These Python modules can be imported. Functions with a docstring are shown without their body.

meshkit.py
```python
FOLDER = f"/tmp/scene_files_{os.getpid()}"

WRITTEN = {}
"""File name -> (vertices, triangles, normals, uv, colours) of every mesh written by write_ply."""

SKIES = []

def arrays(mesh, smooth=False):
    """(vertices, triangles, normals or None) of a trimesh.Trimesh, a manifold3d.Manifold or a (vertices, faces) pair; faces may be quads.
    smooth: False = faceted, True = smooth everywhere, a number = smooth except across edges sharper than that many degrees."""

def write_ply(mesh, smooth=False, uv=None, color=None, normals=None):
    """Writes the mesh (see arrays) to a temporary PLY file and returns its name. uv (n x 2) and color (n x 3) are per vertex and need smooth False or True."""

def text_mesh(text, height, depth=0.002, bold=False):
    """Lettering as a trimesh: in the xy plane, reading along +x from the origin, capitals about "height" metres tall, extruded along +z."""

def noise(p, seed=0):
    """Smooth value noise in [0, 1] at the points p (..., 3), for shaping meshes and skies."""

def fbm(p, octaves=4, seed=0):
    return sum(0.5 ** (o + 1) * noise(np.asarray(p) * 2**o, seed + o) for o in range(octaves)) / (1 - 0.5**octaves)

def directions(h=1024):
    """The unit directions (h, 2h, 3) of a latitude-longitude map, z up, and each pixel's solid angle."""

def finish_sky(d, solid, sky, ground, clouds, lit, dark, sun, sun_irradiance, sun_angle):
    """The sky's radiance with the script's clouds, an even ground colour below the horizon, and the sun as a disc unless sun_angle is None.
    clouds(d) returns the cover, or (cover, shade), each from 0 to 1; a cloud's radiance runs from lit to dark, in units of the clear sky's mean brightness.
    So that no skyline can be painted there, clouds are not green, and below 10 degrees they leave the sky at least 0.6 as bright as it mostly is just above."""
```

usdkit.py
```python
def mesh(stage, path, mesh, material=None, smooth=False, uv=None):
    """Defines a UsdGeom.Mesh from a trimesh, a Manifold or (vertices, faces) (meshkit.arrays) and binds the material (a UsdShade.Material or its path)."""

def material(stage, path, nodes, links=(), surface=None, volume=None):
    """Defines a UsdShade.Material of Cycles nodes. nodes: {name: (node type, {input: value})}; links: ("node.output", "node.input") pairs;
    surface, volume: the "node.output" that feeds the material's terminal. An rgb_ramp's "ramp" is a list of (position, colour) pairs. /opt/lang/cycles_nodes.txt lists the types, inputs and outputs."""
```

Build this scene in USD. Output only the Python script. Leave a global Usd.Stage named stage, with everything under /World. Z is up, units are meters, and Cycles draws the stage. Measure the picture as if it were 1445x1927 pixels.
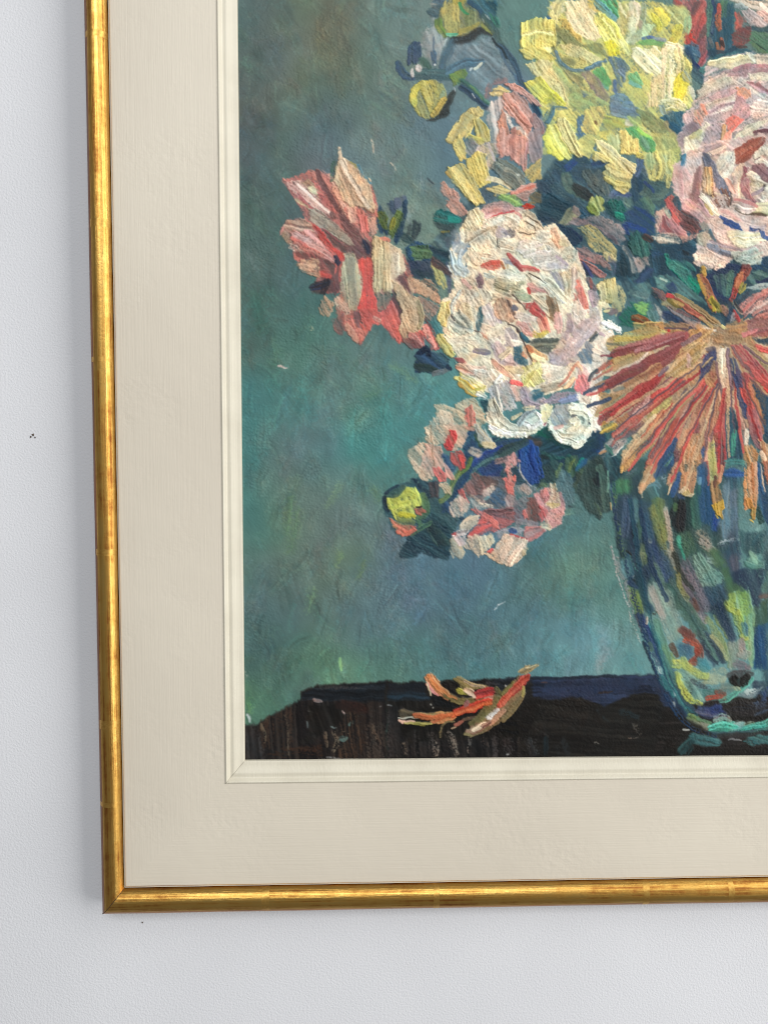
import math
import numpy as np
from scipy import ndimage
from pxr import Usd, UsdGeom, UsdShade, UsdLux, Sdf, Gf, Vt
import usdkit


# ---------------------------------------------------------------- the numbers tuned against the photograph
KEY_EYE, KEY_I, FILL_I, DOME_I = (2.35, -1.5, 0.5), 4.5, 6.9, 0.072
WALL_A, WALL_B = (0.67, 0.675, 0.695), (0.71, 0.715, 0.735)
CREAM_A, CREAM_B = (0.625, 0.565, 0.465), (0.685, 0.625, 0.515)
BEAD_A, BEAD_B = (0.60, 0.555, 0.445), (0.68, 0.635, 0.515)
PAINT_GAIN, RELIEF, OIL_SPEC, CHROMA = 0.89, 1.05, 0.16, 0.92
TONE = {'yellow_flower': 1.08, 'white_rose': 1.03, 'pink_rose': 1.03, 'pink_gold_flower': 1.05, 'flower_bud': 1.05, 'fallen_petal': 1.04, 'tabletop': 0.88, 'foliage': 0.92, 'glass_vase': 0.95}
GRAIN = {'chrysanthemum': 0.26, 'white_rose': 0.35, 'pink_lily': 0.34, 'yellow_flower': 0.32, 'foliage': 0.32, 'glass_vase': 0.36, 'tabletop': 0.2}
PART_LABELS = {
    'painted_ground': 'muted teal and grey-green painted background',
    'tabletop': 'dark brown and black painted table along the bottom edge',
    'glass_vase': 'painted blue-green glass vase with stems inside',
    'white_rose': 'large creamy white painted rose with red touches',
    'pink_rose': 'big pale pink painted rose with dark red centre',
    'pink_lily': 'salmon pink painted lily with dark veins',
    'pink_carnation': 'pale pink and red painted carnation below the white rose',
    'chrysanthemum': 'spiky red and ochre painted chrysanthemum hanging over the vase',
    'yellow_flower': 'bright yellow painted flower with green shadows',
    'fallen_petal': 'orange and red painted petals fallen on the table',
    'pink_gold_flower': 'pale pink painted flower with golden yellow petals',
}
BACKGROUND_SAMPLES = [(450,30,'4f6b68'),(490,20,'5b6660'),(560,20,'64745f'),(640,30,'6a6b58'),(700,30,'6a7d6e'),(725,40,'6a8580'),(460,100,'55665f'),(520,100,'5d6c66'),(600,90,'6a7264'),(640,90,'67694f'),(690,100,'5f776b'),(600,140,'777a66'),(470,160,'5a635f'),(560,170,'697360'),(600,170,'52705d'),(480,200,'555c50'),(540,220,'557065'),(600,200,'537066'),(630,213,'4a6273'),(610,240,'56666f'),(690,220,'66807a'),(660,190,'5d6f55'),(470,270,'4e5a5e'),(540,270,'51695f'),(700,260,'6f8079'),
(735,20,'70857f'),(760,60,'6d8278'),(740,100,'667d70'),(735,200,'60756b'),(960,20,'5f8077'),(980,40,'648a7d'),(960,80,'587a70'),(900,110,'6d828a'),(940,140,'6a7f8c'),(800,250,'64808a'),(760,270,'647a73'),(860,190,'6a837d'),(840,230,'5f7a86'),(1000,60,'5f8580'),
(510,300,'566d66'),(560,280,'5d726c'),(590,310,'6d6f72'),(640,280,'617b7a'),(690,300,'6a8288'),(710,360,'6c8682'),(770,300,'6f8779'),(740,400,'74887a'),(515,400,'52695f'),(560,400,'50666a'),(510,470,'55706a'),(540,500,'4f6a68'),(800,380,'718a7c'),(800,440,'6f8778'),(830,330,'607f88'),(840,300,'5a7a85'),(790,330,'6b857c'),
(470,340,'51655f'),(470,420,'4f6a63'),(480,500,'50695f'),(470,560,'4b655c'),(570,580,'4f7070'),(570,620,'477565'),(600,640,'4f7a6c'),(640,660,'557a70'),(570,700,'4f7d6a'),(700,630,'4a6b68'),(700,690,'5b7a74'),(760,680,'55797a'),(490,600,'4a6860'),(470,640,'55675e'),(500,640,'467066'),
(530,640,'5d8374'),(480,690,'4f6d62'),(640,700,'687f7d'),(700,720,'5f8474'),(740,690,'6f857f'),(470,740,'47807e'),(500,760,'4c7f78'),(560,730,'5d8076'),(600,760,'657d76'),(640,740,'5d7f78'),(690,735,'608a6c'),(740,740,'4d8784'),(800,720,'558c85'),(850,760,'528a88'),(470,800,'3f7d7c'),(520,800,'5a8176'),(550,850,'5f7876'),(600,800,'5f7c7c'),(650,790,'4f8683'),(700,780,'4c8f8c'),(740,800,'4b8e89'),(690,840,'3e8f86'),(640,840,'4d8a84'),(470,860,'44817d'),(540,870,'667873'),(600,850,'5a7c7f'),(720,860,'54877f'),(760,880,'5a8078'),
(460,920,'487c76'),(500,900,'5a8272'),(560,930,'667a72'),(600,910,'607c78'),(620,890,'55857f'),(640,920,'6a7d72'),(690,910,'5f8377'),(480,980,'4b7d75'),(550,970,'64846a'),(580,980,'6a7670'),(620,940,'64806e'),(640,970,'67797a'),(680,990,'66807a'),(470,1040,'557c70'),(540,1000,'648468'),(560,1040,'667a72'),(610,1050,'667870'),(680,1030,'677c79'),(740,1060,'5f7884'),(640,1058,'6a8662'),(680,1080,'67826a'),(470,1100,'5a7a6f'),(500,1090,'66786f'),(560,1090,'5f766c'),(590,1120,'68806a'),(640,1120,'5f7578'),(700,1120,'5f7a80'),(780,1090,'587984'),
(480,1160,'4d706f'),(540,1150,'5b7272'),(600,1170,'66786c'),(660,1170,'5c7478'),(720,1170,'5a767c'),(800,1140,'5a7680'),(880,1100,'557784'),(920,1080,'5a7a8a'),(960,1090,'4f7378'),(1000,1080,'527672'),(1040,1010,'507678'),(1080,970,'547a78'),(1120,980,'547c78'),(1060,1080,'6a8a74'),(1100,1060,'6a9078'),(1020,1120,'587e74'),(900,1160,'52747a'),(980,1160,'587c80'),(1060,1160,'5e8480'),(1110,1130,'56807a'),(1150,1090,'58827a'),(1170,1170,'5f8878'),(1160,1200,'6a9490'),(1110,1210,'6a9aa4'),(1060,1200,'64909a'),(1000,1210,'608890'),(940,1210,'56787c'),(860,1210,'527478'),(800,1210,'527674'),(740,1210,'547a74'),(680,1200,'5a7c7c'),
(620,1220,'557a6c'),(560,1220,'4c7064'),(500,1210,'4d6a68'),(470,1230,'4a6a66'),(480,1270,'4a6a5c'),(540,1270,'527462'),(600,1265,'5c8468'),(640,1255,'6a9470'),(690,1270,'5a8270'),(480,1320,'567f60'),(466,1335,'60905a'),(500,1330,'4f7268'),(530,1310,'5a7c72'),(740,1260,'588070'),(800,1260,'55807a'),(870,1260,'507c7c'),(940,1250,'52807e'),(1000,1250,'5a8484'),(1060,1255,'66908c'),(1120,1250,'6f9a98'),(1180,1255,'6a948c'),(1210,1230,'6fa0a0'),
(460,1360,'4a7078'),(1300,-60,'5f8077'),(1500,-60,'64746f'),(900,-60,'647a73'),(600,-60,'66705e'),(1500,600,'3f5a62')]
BACK_ACCENTS = [(523,690,542,692,'b8a8a0',4),(478,1110,474,1130,'6a7f74',9),(545,940,540,1000,'6a9050',16),(560,960,545,1040,'5f8a54',14),(665,780,660,850,'4a9690',18),(720,770,730,840,'459490',18),(640,1040,634,1064,'7f9a44',9),(684,1060,676,1086,'7f9a44',9),(590,1110,580,1150,'7a9a5c',10),(700,920,712,940,'7f9a5c',14),(740,690,780,715,'70925c',12),(690,745,712,735,'78965c',10),(640,915,616,950,'74905c',14),(470,650,476,690,'5f6058',10),(730,735,715,800,'3f9490',12),(500,770,498,850,'468a86',12),(480,790,478,880,'3a8480',14),
(930,1147,938,1137,'c8d0d0',2.2),(938,1137,950,1132,'c8d0d0',2),(950,1132,966,1130,'c0c8c8',1.5),(462,1262,466,1274,'b0b4a8',3),(466,1345,470,1356,'9ab8b8',6),(735,305,745,320,'a8a898',3),(700,262,704,285,'a8a898',4),(640,1240,644,1262,'8ac080',7),(462,1320,470,1340,'7ab050',9),(586,478,590,490,'4a6a68',4)]

stage = Usd.Stage.CreateInMemory()
UsdGeom.SetStageUpAxis(stage, UsdGeom.Tokens.z)
UsdGeom.SetStageMetersPerUnit(stage, 1.0)
UsdGeom.Xform.Define(stage, '/World')
UsdGeom.Scope.Define(stage, '/World/Looks')

# ---------------------------------------------------------------- camera, lamps, exposure
CAM_D, PITCH, YAW, ROLL, FPX = 0.522, 0.0536, 0.0233, 0.0, 1448.0
PW, PH = 1445.0, 1927.0
_cp, _sp, _cy, _sy, _cr, _sr = math.cos(PITCH), math.sin(PITCH), math.cos(YAW), math.sin(YAW), math.cos(ROLL), math.sin(ROLL)
FWD = np.array([_sy * _cp, _cy * _cp, -_sp])
_R0 = np.array([_cy, -_sy, 0.0]); _U0 = np.cross(_R0, FWD)
RIGHT = _cr * _R0 + _sr * _U0; UP = -_sr * _R0 + _cr * _U0
EYE = np.array([0.0, -CAM_D, 0.0])
cam = UsdGeom.Camera.Define(stage, '/World/camera')
cam.AddTransformOp().Set(Gf.Matrix4d(*RIGHT, 0, *UP, 0, *(-FWD), 0, *EYE, 1))
cam.CreateFocalLengthAttr(26.0)
cam.CreateHorizontalApertureAttr(26.0 * PW / FPX)
cam.CreateVerticalApertureAttr(26.0 * PH / FPX)
cam.CreateClippingRangeAttr(Gf.Vec2f(0.01, 100))
cam.CreateExposureAttr(0.0)


def aim(path, eye, at):
    """Xform op that puts a lamp at eye with its -z axis towards at."""
    eye, at = np.array(eye, float), np.array(at, float)
    z = (eye - at) / np.linalg.norm(eye - at)
    x = np.cross([0, 0, 1.0], z); x /= np.linalg.norm(x)
    y = np.cross(z, x)
    path.AddTransformOp().Set(Gf.Matrix4d(*x, 0, *y, 0, *z, 0, *eye, 1))


def rect_lamp(name, eye, at, w, h, watts, color):
    l = UsdLux.RectLight.Define(stage, '/World/' + name)
    aim(l, eye, at)
    l.CreateWidthAttr(w); l.CreateHeightAttr(h)
    l.CreateIntensityAttr(watts); l.CreateColorAttr(Gf.Vec3f(*color))
    return l


# a bright window high on the right, the dim room in front of the wall
rect_lamp('window_lamp', KEY_EYE, (0.05, 0, 0.0), 1.6, 4.4, KEY_I, (1.0, 0.985, 0.96))
rect_lamp('room_lamp', (-0.1, -2.6, 1.45), (0, 0, 0), 2.0, 1.0, FILL_I, (0.96, 0.98, 1.0))
dome = UsdLux.DomeLight.Define(stage, '/World/room_light')
dome.CreateIntensityAttr(DOME_I); dome.CreateColorAttr(Gf.Vec3f(0.95, 0.97, 1.0))


def at(px, py, y):
    """The point of the plane at depth y (metres in front of the wall) that the photograph shows at pixel (px, py)."""
    px, py = np.asarray(px, float), np.asarray(py, float)
    d = FWD + np.multiply.outer((px - PW / 2) / FPX, RIGHT) - np.multiply.outer((py - PH / 2) / FPX, UP)
    t = (-y - EYE[1]) / d[..., 1]
    return EYE + d * t[..., None]


# ---------------------------------------------------------------- helpers
MADE = {}


def numbered(path):
    n = MADE.get(path, 0); MADE[path] = n + 1
    return path if n == 0 else '%s_%03d' % (path, n)


def tag(prim, label=None, category=None, kind=None, group=None):
    for k, v in (('label', label), ('category', category), ('kind', kind), ('group', group)):
        if v:
            prim.SetCustomDataByKey(k, v)


def put(path, v, f, mat, n=None, col=None, smooth=False):
    """One Mesh prim; triangles f over points v, with optional normals and the 'paint' colour."""
    path = numbered(path)
    if n is None:
        m = usdkit.mesh(stage, path, (v, f), mat, smooth=smooth)
    else:
        m = UsdGeom.Mesh.Define(stage, path)
        m.CreatePointsAttr(Vt.Vec3fArray.FromNumpy(np.ascontiguousarray(v, np.float32)))
        m.CreateFaceVertexCountsAttr(Vt.IntArray.FromNumpy(np.full(len(f), 3, np.int32)))
        m.CreateFaceVertexIndicesAttr(Vt.IntArray.FromNumpy(np.ascontiguousarray(f, np.int32).ravel()))
        m.CreateSubdivisionSchemeAttr('none')
        m.CreateNormalsAttr(Vt.Vec3fArray.FromNumpy(np.ascontiguousarray(n, np.float32)))
        m.SetNormalsInterpolation('vertex')
        UsdShade.MaterialBindingAPI.Apply(m.GetPrim()).Bind(mat)
    if col is not None:
        p = UsdGeom.PrimvarsAPI(m).CreatePrimvar('paint', Sdf.ValueTypeNames.Color3fArray, 'vertex')
        p.Set(Vt.Vec3fArray.FromNumpy(np.ascontiguousarray(col, np.float32)))
    return m.GetPrim(), path


def lin(c):
    c = np.asarray(c, float)
    return np.where(c <= 0.04045, c / 12.92, ((c + 0.055) / 1.055) ** 2.4)


def hx(s):
    return np.array([int(s[i:i + 2], 16) for i in (0, 2, 4)]) / 255.0


def look(name, nodes, links, surface='p.BSDF'):
    return usdkit.material(stage, '/World/Looks/' + name, nodes, links, surface=surface)


# ---------------------------------------------------------------- materials of wall and frame
wall_mat = look('wall_paint', {
    'g': ('geometry', {}),
    'n1': ('noise_texture', {'scale': 720.0, 'detail': 2.0, 'roughness': 0.5}),
    'n2': ('noise_texture', {'scale': 9.0, 'detail': 3.0}),
    'r': ('rgb_ramp', {'ramp': [(0.3, WALL_A), (0.7, WALL_B)]}),
    'b': ('bump', {'strength': 0.45, 'distance': 0.0008}),
    'p': ('principled_bsdf', {'roughness': 0.62, 'specular_ior_level': 0.3}),
}, [('g.position', 'n1.vector'), ('g.position', 'n2.vector'), ('n2.fac', 'r.fac'), ('r.color', 'p.base_color'), ('n1.fac', 'b.height'), ('b.normal', 'p.normal')])


def cream(name, along):
    """Hand-brushed cream paint; along is the axis the brush ran (0 = x, 2 = z)."""
    sc = [210.0, 210.0, 210.0]; sc[along] = 6.0
    return look(name, {
        'g': ('geometry', {}),
        'm': ('mapping', {'scale': sc}),
        'n1': ('noise_texture', {'scale': 4.0, 'detail': 4.0, 'roughness': 0.6}),
        'n2': ('noise_texture', {'scale': 7.0, 'detail': 4.0}),
        'n3': ('noise_texture', {'scale': 260.0, 'detail': 2.0}),
        'n4': ('noise_texture', {'scale': 26.0, 'detail': 2.0}),
        'gate': ('map_range', {'from_min': 0.56, 'from_max': 0.7, 'to_min': 0.0, 'to_max': 1.0}),
        'mul': ('math', {'math_type': 'multiply'}),
        'add': ('math', {'math_type': 'multiply_add', 'value2': 1.1}),
        'r': ('rgb_ramp', {'ramp': [(0.3, CREAM_A), (0.72, CREAM_B)]}),
        'b': ('bump', {'strength': 0.26, 'distance': 0.0006}),
        'p': ('principled_bsdf', {'roughness': 0.5, 'specular_ior_level': 0.35}),
    }, [('g.position', 'm.vector'), ('m.vector', 'n1.vector'), ('g.position', 'n2.vector'), ('g.position', 'n3.vector'), ('g.position', 'n4.vector'),
        ('n4.fac', 'gate.value'), ('gate.result', 'mul.value1'), ('n3.fac', 'mul.value2'), ('mul.value', 'add.value1'), ('n1.fac', 'add.value3'),
        ('n2.fac', 'r.fac'), ('r.color', 'p.base_color'), ('add.value', 'b.height'), ('b.normal', 'p.normal')])


cream_v, cream_h = cream('cream_paint_upright', 2), cream('cream_paint_level', 0)
bead_v = look('sight_edge_paint', {
    'g': ('geometry', {}), 'm': ('mapping', {'scale': (300.0, 300.0, 6.0)}), 'm2': ('mapping', {'scale': (6.0, 300.0, 300.0)}),
    'n1': ('noise_texture', {'scale': 3.0, 'detail': 3.0}), 'n2': ('noise_texture', {'scale': 40.0, 'detail': 5.0}),
    'r': ('rgb_ramp', {'ramp': [(0.25, BEAD_A), (0.6, BEAD_B)]}),
    'b': ('bump', {'strength': 0.35, 'distance': 0.0005}),
    'p': ('principled_bsdf', {'roughness': 0.45, 'specular_ior_level': 0.4}),
}, [('g.position', 'm.vector'), ('m.vector', 'n1.vector'), ('g.position', 'n2.vector'), ('n2.fac', 'r.fac'), ('r.color', 'p.base_color'), ('n1.fac', 'b.height'), ('b.normal', 'p.normal')])


def gilt(name, along):
    sc = [420.0, 420.0, 420.0]; sc[along] = 7.0
    lap = [0.0, 0.0, 0.0]; lap[along] = 1.0
    return look(name, {
        'g': ('geometry', {}),
        'm': ('mapping', {'scale': sc}),
        'streak': ('noise_texture', {'scale': 1.6, 'detail': 5.0, 'roughness': 0.65}),
        'cloud': ('noise_texture', {'scale': 75.0, 'detail': 6.0, 'roughness': 0.7}),
        'pits': ('noise_texture', {'scale': 520.0, 'detail': 2.0}),
        'mix': ('math', {'math_type': 'multiply_add', 'value2': 0.42}),
        'half': ('math', {'math_type': 'multiply', 'value2': 0.62}),
        'r': ('rgb_ramp', {'ramp': [(0.33, (0.20, 0.06, 0.018)), (0.42, (0.32, 0.135, 0.03)), (0.5, (0.50, 0.28, 0.065)), (0.68, (0.66, 0.42, 0.12))]}),
        'rr': ('map_range', {'from_min': 0.35, 'from_max': 0.65, 'to_min': 0.50, 'to_max': 0.27}),
        'b': ('bump', {'strength': 0.45, 'distance': 0.0005}),
        'badd': ('math', {'math_type': 'multiply_add', 'value2': 0.35}),
        'p': ('principled_bsdf', {'metallic': 1.0}),
    }, [('g.position', 'm.vector'), ('m.vector', 'streak.vector'), ('g.position', 'cloud.vector'), ('g.position', 'pits.vector'),
        ('streak.fac', 'half.value1'), ('cloud.fac', 'mix.value1'), ('half.value', 'mix.value3'), ('mix.value', 'r.fac'), ('r.color', 'p.base_color'),
        ('mix.value', 'rr.value'), ('rr.result', 'p.roughness'), ('pits.fac', 'badd.value1'), ('streak.fac', 'badd.value3'), ('badd.value', 'b.height'), ('b.normal', 'p.normal')])


gilt_v, gilt_h = gilt('gilding_upright', 2), gilt('gilding_level', 0)
def bole(name, along, a, b):
    sc = [380.0, 380.0, 380.0]; sc[along] = 9.0
    return look(name, {'g': ('geometry', {}), 'm': ('mapping', {'scale': sc}), 'n': ('noise_texture', {'scale': 1.5, 'detail': 5.0, 'roughness': 0.65}),
        'r': ('rgb_ramp', {'ramp': [(0.32, a), (0.62, b)]}), 'p': ('principled_bsdf', {'metallic': 0.75, 'roughness': 0.36})},
        [('g.position', 'm.vector'), ('m.vector', 'n.vector'), ('n.fac', 'r.fac'), ('r.color', 'p.base_color')])
bole_v = bole('worn_bole_upright', 2, (0.08, 0.02, 0.006), (0.26, 0.085, 0.015))
bole_h = bole('worn_bole_level', 0, (0.20, 0.07, 0.014), (0.46, 0.20, 0.035))
crack_mat = look('dusty_crack', {'p': ('principled_bsdf', {'base_color': (0.36, 0.33, 0.26), 'roughness': 0.8})}, [])
joint_mat = look('dark_gap', {'p': ('principled_bsdf', {'base_color': (0.03, 0.015, 0.008), 'roughness': 0.8})}, [])
lap_mat = look('gold_leaf_lap', {
    'g': ('geometry', {}), 'n': ('noise_texture', {'scale': 700.0, 'detail': 3.0}),
    'r': ('rgb_ramp', {'ramp': [(0.3, (0.46, 0.24, 0.055)), (0.6, (0.58, 0.35, 0.09))]}),
    'p': ('principled_bsdf', {'metallic': 1.0, 'roughness': 0.40})},
    [('g.position', 'n.vector'), ('n.fac', 'r.fac'), ('r.color', 'p.base_color')])
backing_mat = look('bare_wood', {'g': ('geometry', {}), 'n': ('noise_texture', {'scale': 60.0}),
    'r': ('rgb_ramp', {'ramp': [(0.3, (0.10, 0.05, 0.03)), (0.7, (0.2, 0.11, 0.06))]}), 'p': ('principled_bsdf', {'roughness': 0.7})},
    [('g.position', 'n.vector'), ('n.fac', 'r.fac'), ('r.color', 'p.base_color')])

# ---------------------------------------------------------------- the wall: a sheet with a gently uneven plaster face
ws = np.linspace(-1.5, 1.5, 121); wt = np.linspace(-1.3, 1.3, 105)
WX, WZ = np.meshgrid(ws, wt)
rng = np.random.default_rng(3)
wn = ndimage.gaussian_filter(rng.standard_normal(WX.shape), 2.5); wn = wn / np.abs(wn).max() * 0.0006
wv = np.stack([WX, wn, WZ], -1).reshape(-1, 3)
ii = np.arange(WX.size).reshape(WX.shape)
a, b, c, d = ii[:-1, :-1].ravel(), ii[:-1, 1:].ravel(), ii[1:, 1:].ravel(), ii[1:, :-1].ravel()
wf = np.vstack([np.stack([a, b, c], 1), np.stack([a, c, d], 1)])
p, _ = put('/World/wall', wv, wf, wall_mat, smooth=True)
tag(p, kind='structure', label='white lightly textured painted wall behind the framed picture')
spot_mat = look('wall_speck_dirt', {'p': ('principled_bsdf', {'base_color': (0.10, 0.07, 0.05), 'roughness': 0.8})}, [])
for px, py, s in ((62, 818, 2.6), (58, 822, 2.0), (66, 823, 1.6), (268, 1737, 1.8)):
    o = at(px, py, 0.0004); th = np.linspace(0, 2 * math.pi, 8)[:-1]; k = 1 + 0.4 * np.sin(3 * th + px)
    ring = o + np.stack([np.cos(th) * k, 0 * th, np.sin(th) * k], 1) * s * 0.00032
    v = np.vstack([o + [0, -0.0007, 0], ring])
    f = np.array([[0, i + 1, (i + 1) % 7 + 1] for i in range(7)])
    put('/World/wall/speck', v, f, spot_mat)

# ---------------------------------------------------------------- the frame
frame = UsdGeom.Xform.Define(stage, '/World/picture_frame').GetPrim()
tag(frame, 'wide cream painted picture frame with a narrow worn gilt outer moulding, hanging on white wall', 'picture frame')
GOX, GOZ, GIX, GIZ = -0.1785, -0.2990, -0.1612, -0.2783
BOX, BOZ, CIX, CIZ = -0.0941, -0.2085, -0.0814, -0.1942
TOPZ, ENDX = 0.42, 0.40            # the moulding runs on past the picture's edge


def mitre(name, prof, mat, along, parent='/World/picture_frame', seed=0, wob=0.0, far=None):
    """A moulding of profile [(x or z of the corner line, depth)], mitred at the bottom left corner. along 2: the left one, 0: the bottom one."""
    far = far or (TOPZ if along == 2 else ENDX)
    n = 90
    r = np.random.default_rng(seed)
    rows = []
    for k, (cx, cz, dep) in enumerate(prof):
        s = np.linspace(cz if along == 2 else cx, far, n)
        w = ndimage.gaussian_filter1d(r.standard_normal(n), 2.0) * wob
        w[0] = 0
        if along == 2:
            rows.append(np.stack([np.full(n, cx) + w, np.full(n, -dep) + w * 0.5, s], 1))
        else:
            t = (s - s[0]) / (far - s[0])
            rows.append(np.stack([s, np.full(n, -dep) + w * 0.5, np.full(n, cz) + w + SKEW(cz) * t], 1))
    v = np.array(rows); m = len(rows)
    q = np.arange(m * n).reshape(m, n)
    a, b, c, d = q[:-1, :-1].ravel(), q[:-1, 1:].ravel(), q[1:, 1:].ravel(), q[1:, :-1].ravel()
    f = np.vstack([np.stack([a, b, c], 1), np.stack([a, c, d], 1)])
    if along == 2:
        f = f[:, ::-1]
    pts = v.reshape(-1, 3)
    return put(parent + '/' + name, pts, f, mat, smooth=40)


def SKEW(z):
    """The outer mouldings are not quite parallel to the picture (they were fitted by hand)."""
    return 0.0026 if z < -0.27 else 0.0008 if z < -0.2 else 0.0


# gilt half-round: from the wall up over the top and down to the cream flat
W = GIX - GOX; HB = GIZ - GOZ
gp = []
for u, dep in [(0.03, 0.0), (0.0, 0.0035), (0.0, 0.0075)] + [(0.5 - 0.5 * math.cos(t), 0.0085 + (0.0135 if t < math.pi / 2 else 0.0135) * math.sin(t) ** 0.85) for t in np.linspace(0.12, math.pi - 0.25, 20)] + [(1.0, 0.0172), (1.003, 0.0160), (1.004, 0.0150)]:
    gp.append((GOX + u * W, GOZ + u * HB, dep))
mitre('gilt_moulding', gp[9:], gilt_v, 2, seed=1, wob=0.00012)
mitre('gilt_moulding', gp[9:], gilt_h, 0, seed=2, wob=0.00012)
mitre('worn_outer_side', gp[:10], bole_v, 2, seed=1, wob=0.00012)
mitre('worn_outer_side', gp[:10], bole_h, 0, seed=2, wob=0.00012)
# the open mitre joint at the corner and the bare chip of wood there
jr = [(x_ - 0.00012 * e, -d_ - 0.00018, z_ + 0.00012 * e) for (x_, z_, d_) in gp[2:] for e in (-1, 1)]
jf = [t_ for k in range(len(gp[2:]) - 1) for t_ in ([2 * k, 2 * k + 1, 2 * k + 3], [2 * k, 2 * k + 3, 2 * k + 2])]
put('/World/picture_frame/mitre_joint', np.array(jr), np.array(jf), joint_mat)
cv = np.array([[GOX + a_, -0.0135 - c_, GOZ + b_] for a_, b_, c_ in ((-0.0001, -0.0003, -0.004), (0.0045, -0.0003, -0.004), (0.0052, 0.0004, 0.001), (0.0042, 0.0042, 0.0040), (0.0006, 0.0053, 0.001), (-0.0001, 0.0050, -0.004), (0.0024, 0.0024, 0.0036))])
put('/World/picture_frame/bare_wood_chip', cv, np.array([[0, 1, 6], [1, 2, 6], [2, 3, 6], [3, 4, 6], [4, 5, 6], [5, 0, 6]]), backing_mat, smooth=True)
# gold leaf overlaps: thin bands across the gilding where two leaves meet
def laps(al, spots):
    r = np.random.default_rng(9 + al)
    for s0, wd in spots:
        prof = gp[4:-4]
        rows = []
        for k, (cx, cz, dep) in enumerate(prof):
            j = r.normal(0, 0.00012, 2)
            for e, s in enumerate((s0 + j[0], s0 + wd + j[1])):
                t = (s - cx) / (ENDX - cx)
                rows.append((cx, -dep - 0.00004, s) if al == 2 else (s, -dep - 0.00004, cz + SKEW(cz) * t))
        v = np.array(rows); m = len(prof)
        f = []
        for k in range(m - 1):
            q = [2 * k, 2 * k + 1, 2 * k + 3, 2 * k + 2]
            f += [[q[0], q[1], q[2]], [q[0], q[2], q[3]]]
        f = np.array(f)
        put('/World/picture_frame/gold_leaf_lap', v, f[:, ::-1] if al == 2 else f, lap_mat, smooth=True)


# cream flat boards
g0, g1 = 0.0165, 0.0180
lp = [(GIX - 0.001, GIZ - 0.001, g0), (GIX + 0.0012, GIZ + 0.0012, g0 + 0.0004), (GIX + 0.02, GIZ + 0.02, g1 - 0.0002), (GIX + 0.045, GIZ + 0.045, g1), (BOX + 0.0003, BOZ + 0.0003, g1 - 0.00005)]
mitre('cream_board', lp, cream_v, 2, seed=3, wob=0.00008)
mitre('cream_board', lp, cream_h, 0, seed=4, wob=0.00008)
# stepped sight edge: lip, groove, sloping band, thin inner edge
SX, SZ = (CIX - BOX), (CIZ - BOZ)
sp = []
for u, dep in [(0.0, 0.0176), (0.03, 0.0184), (0.09, 0.0187), (0.15, 0.0182), (0.22, 0.0170), (0.25, 0.0165), (0.29, 0.01635), (0.38, 0.0165), (0.44, 0.0167), (0.50, 0.0165), (0.62, 0.0157), (0.75, 0.0150), (0.84, 0.0147), (0.94, 0.0146), (0.975, 0.0144), (1.0, 0.0137), (1.0, 0.0105)]:
    sp.append((BOX + u * SX, BOZ + u * SZ, dep))
mitre('sight_edge', sp, bead_v, 2, seed=5, wob=0.00007)
mitre('sight_edge', sp, bead_v, 0, seed=6, wob=0.00007)
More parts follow.
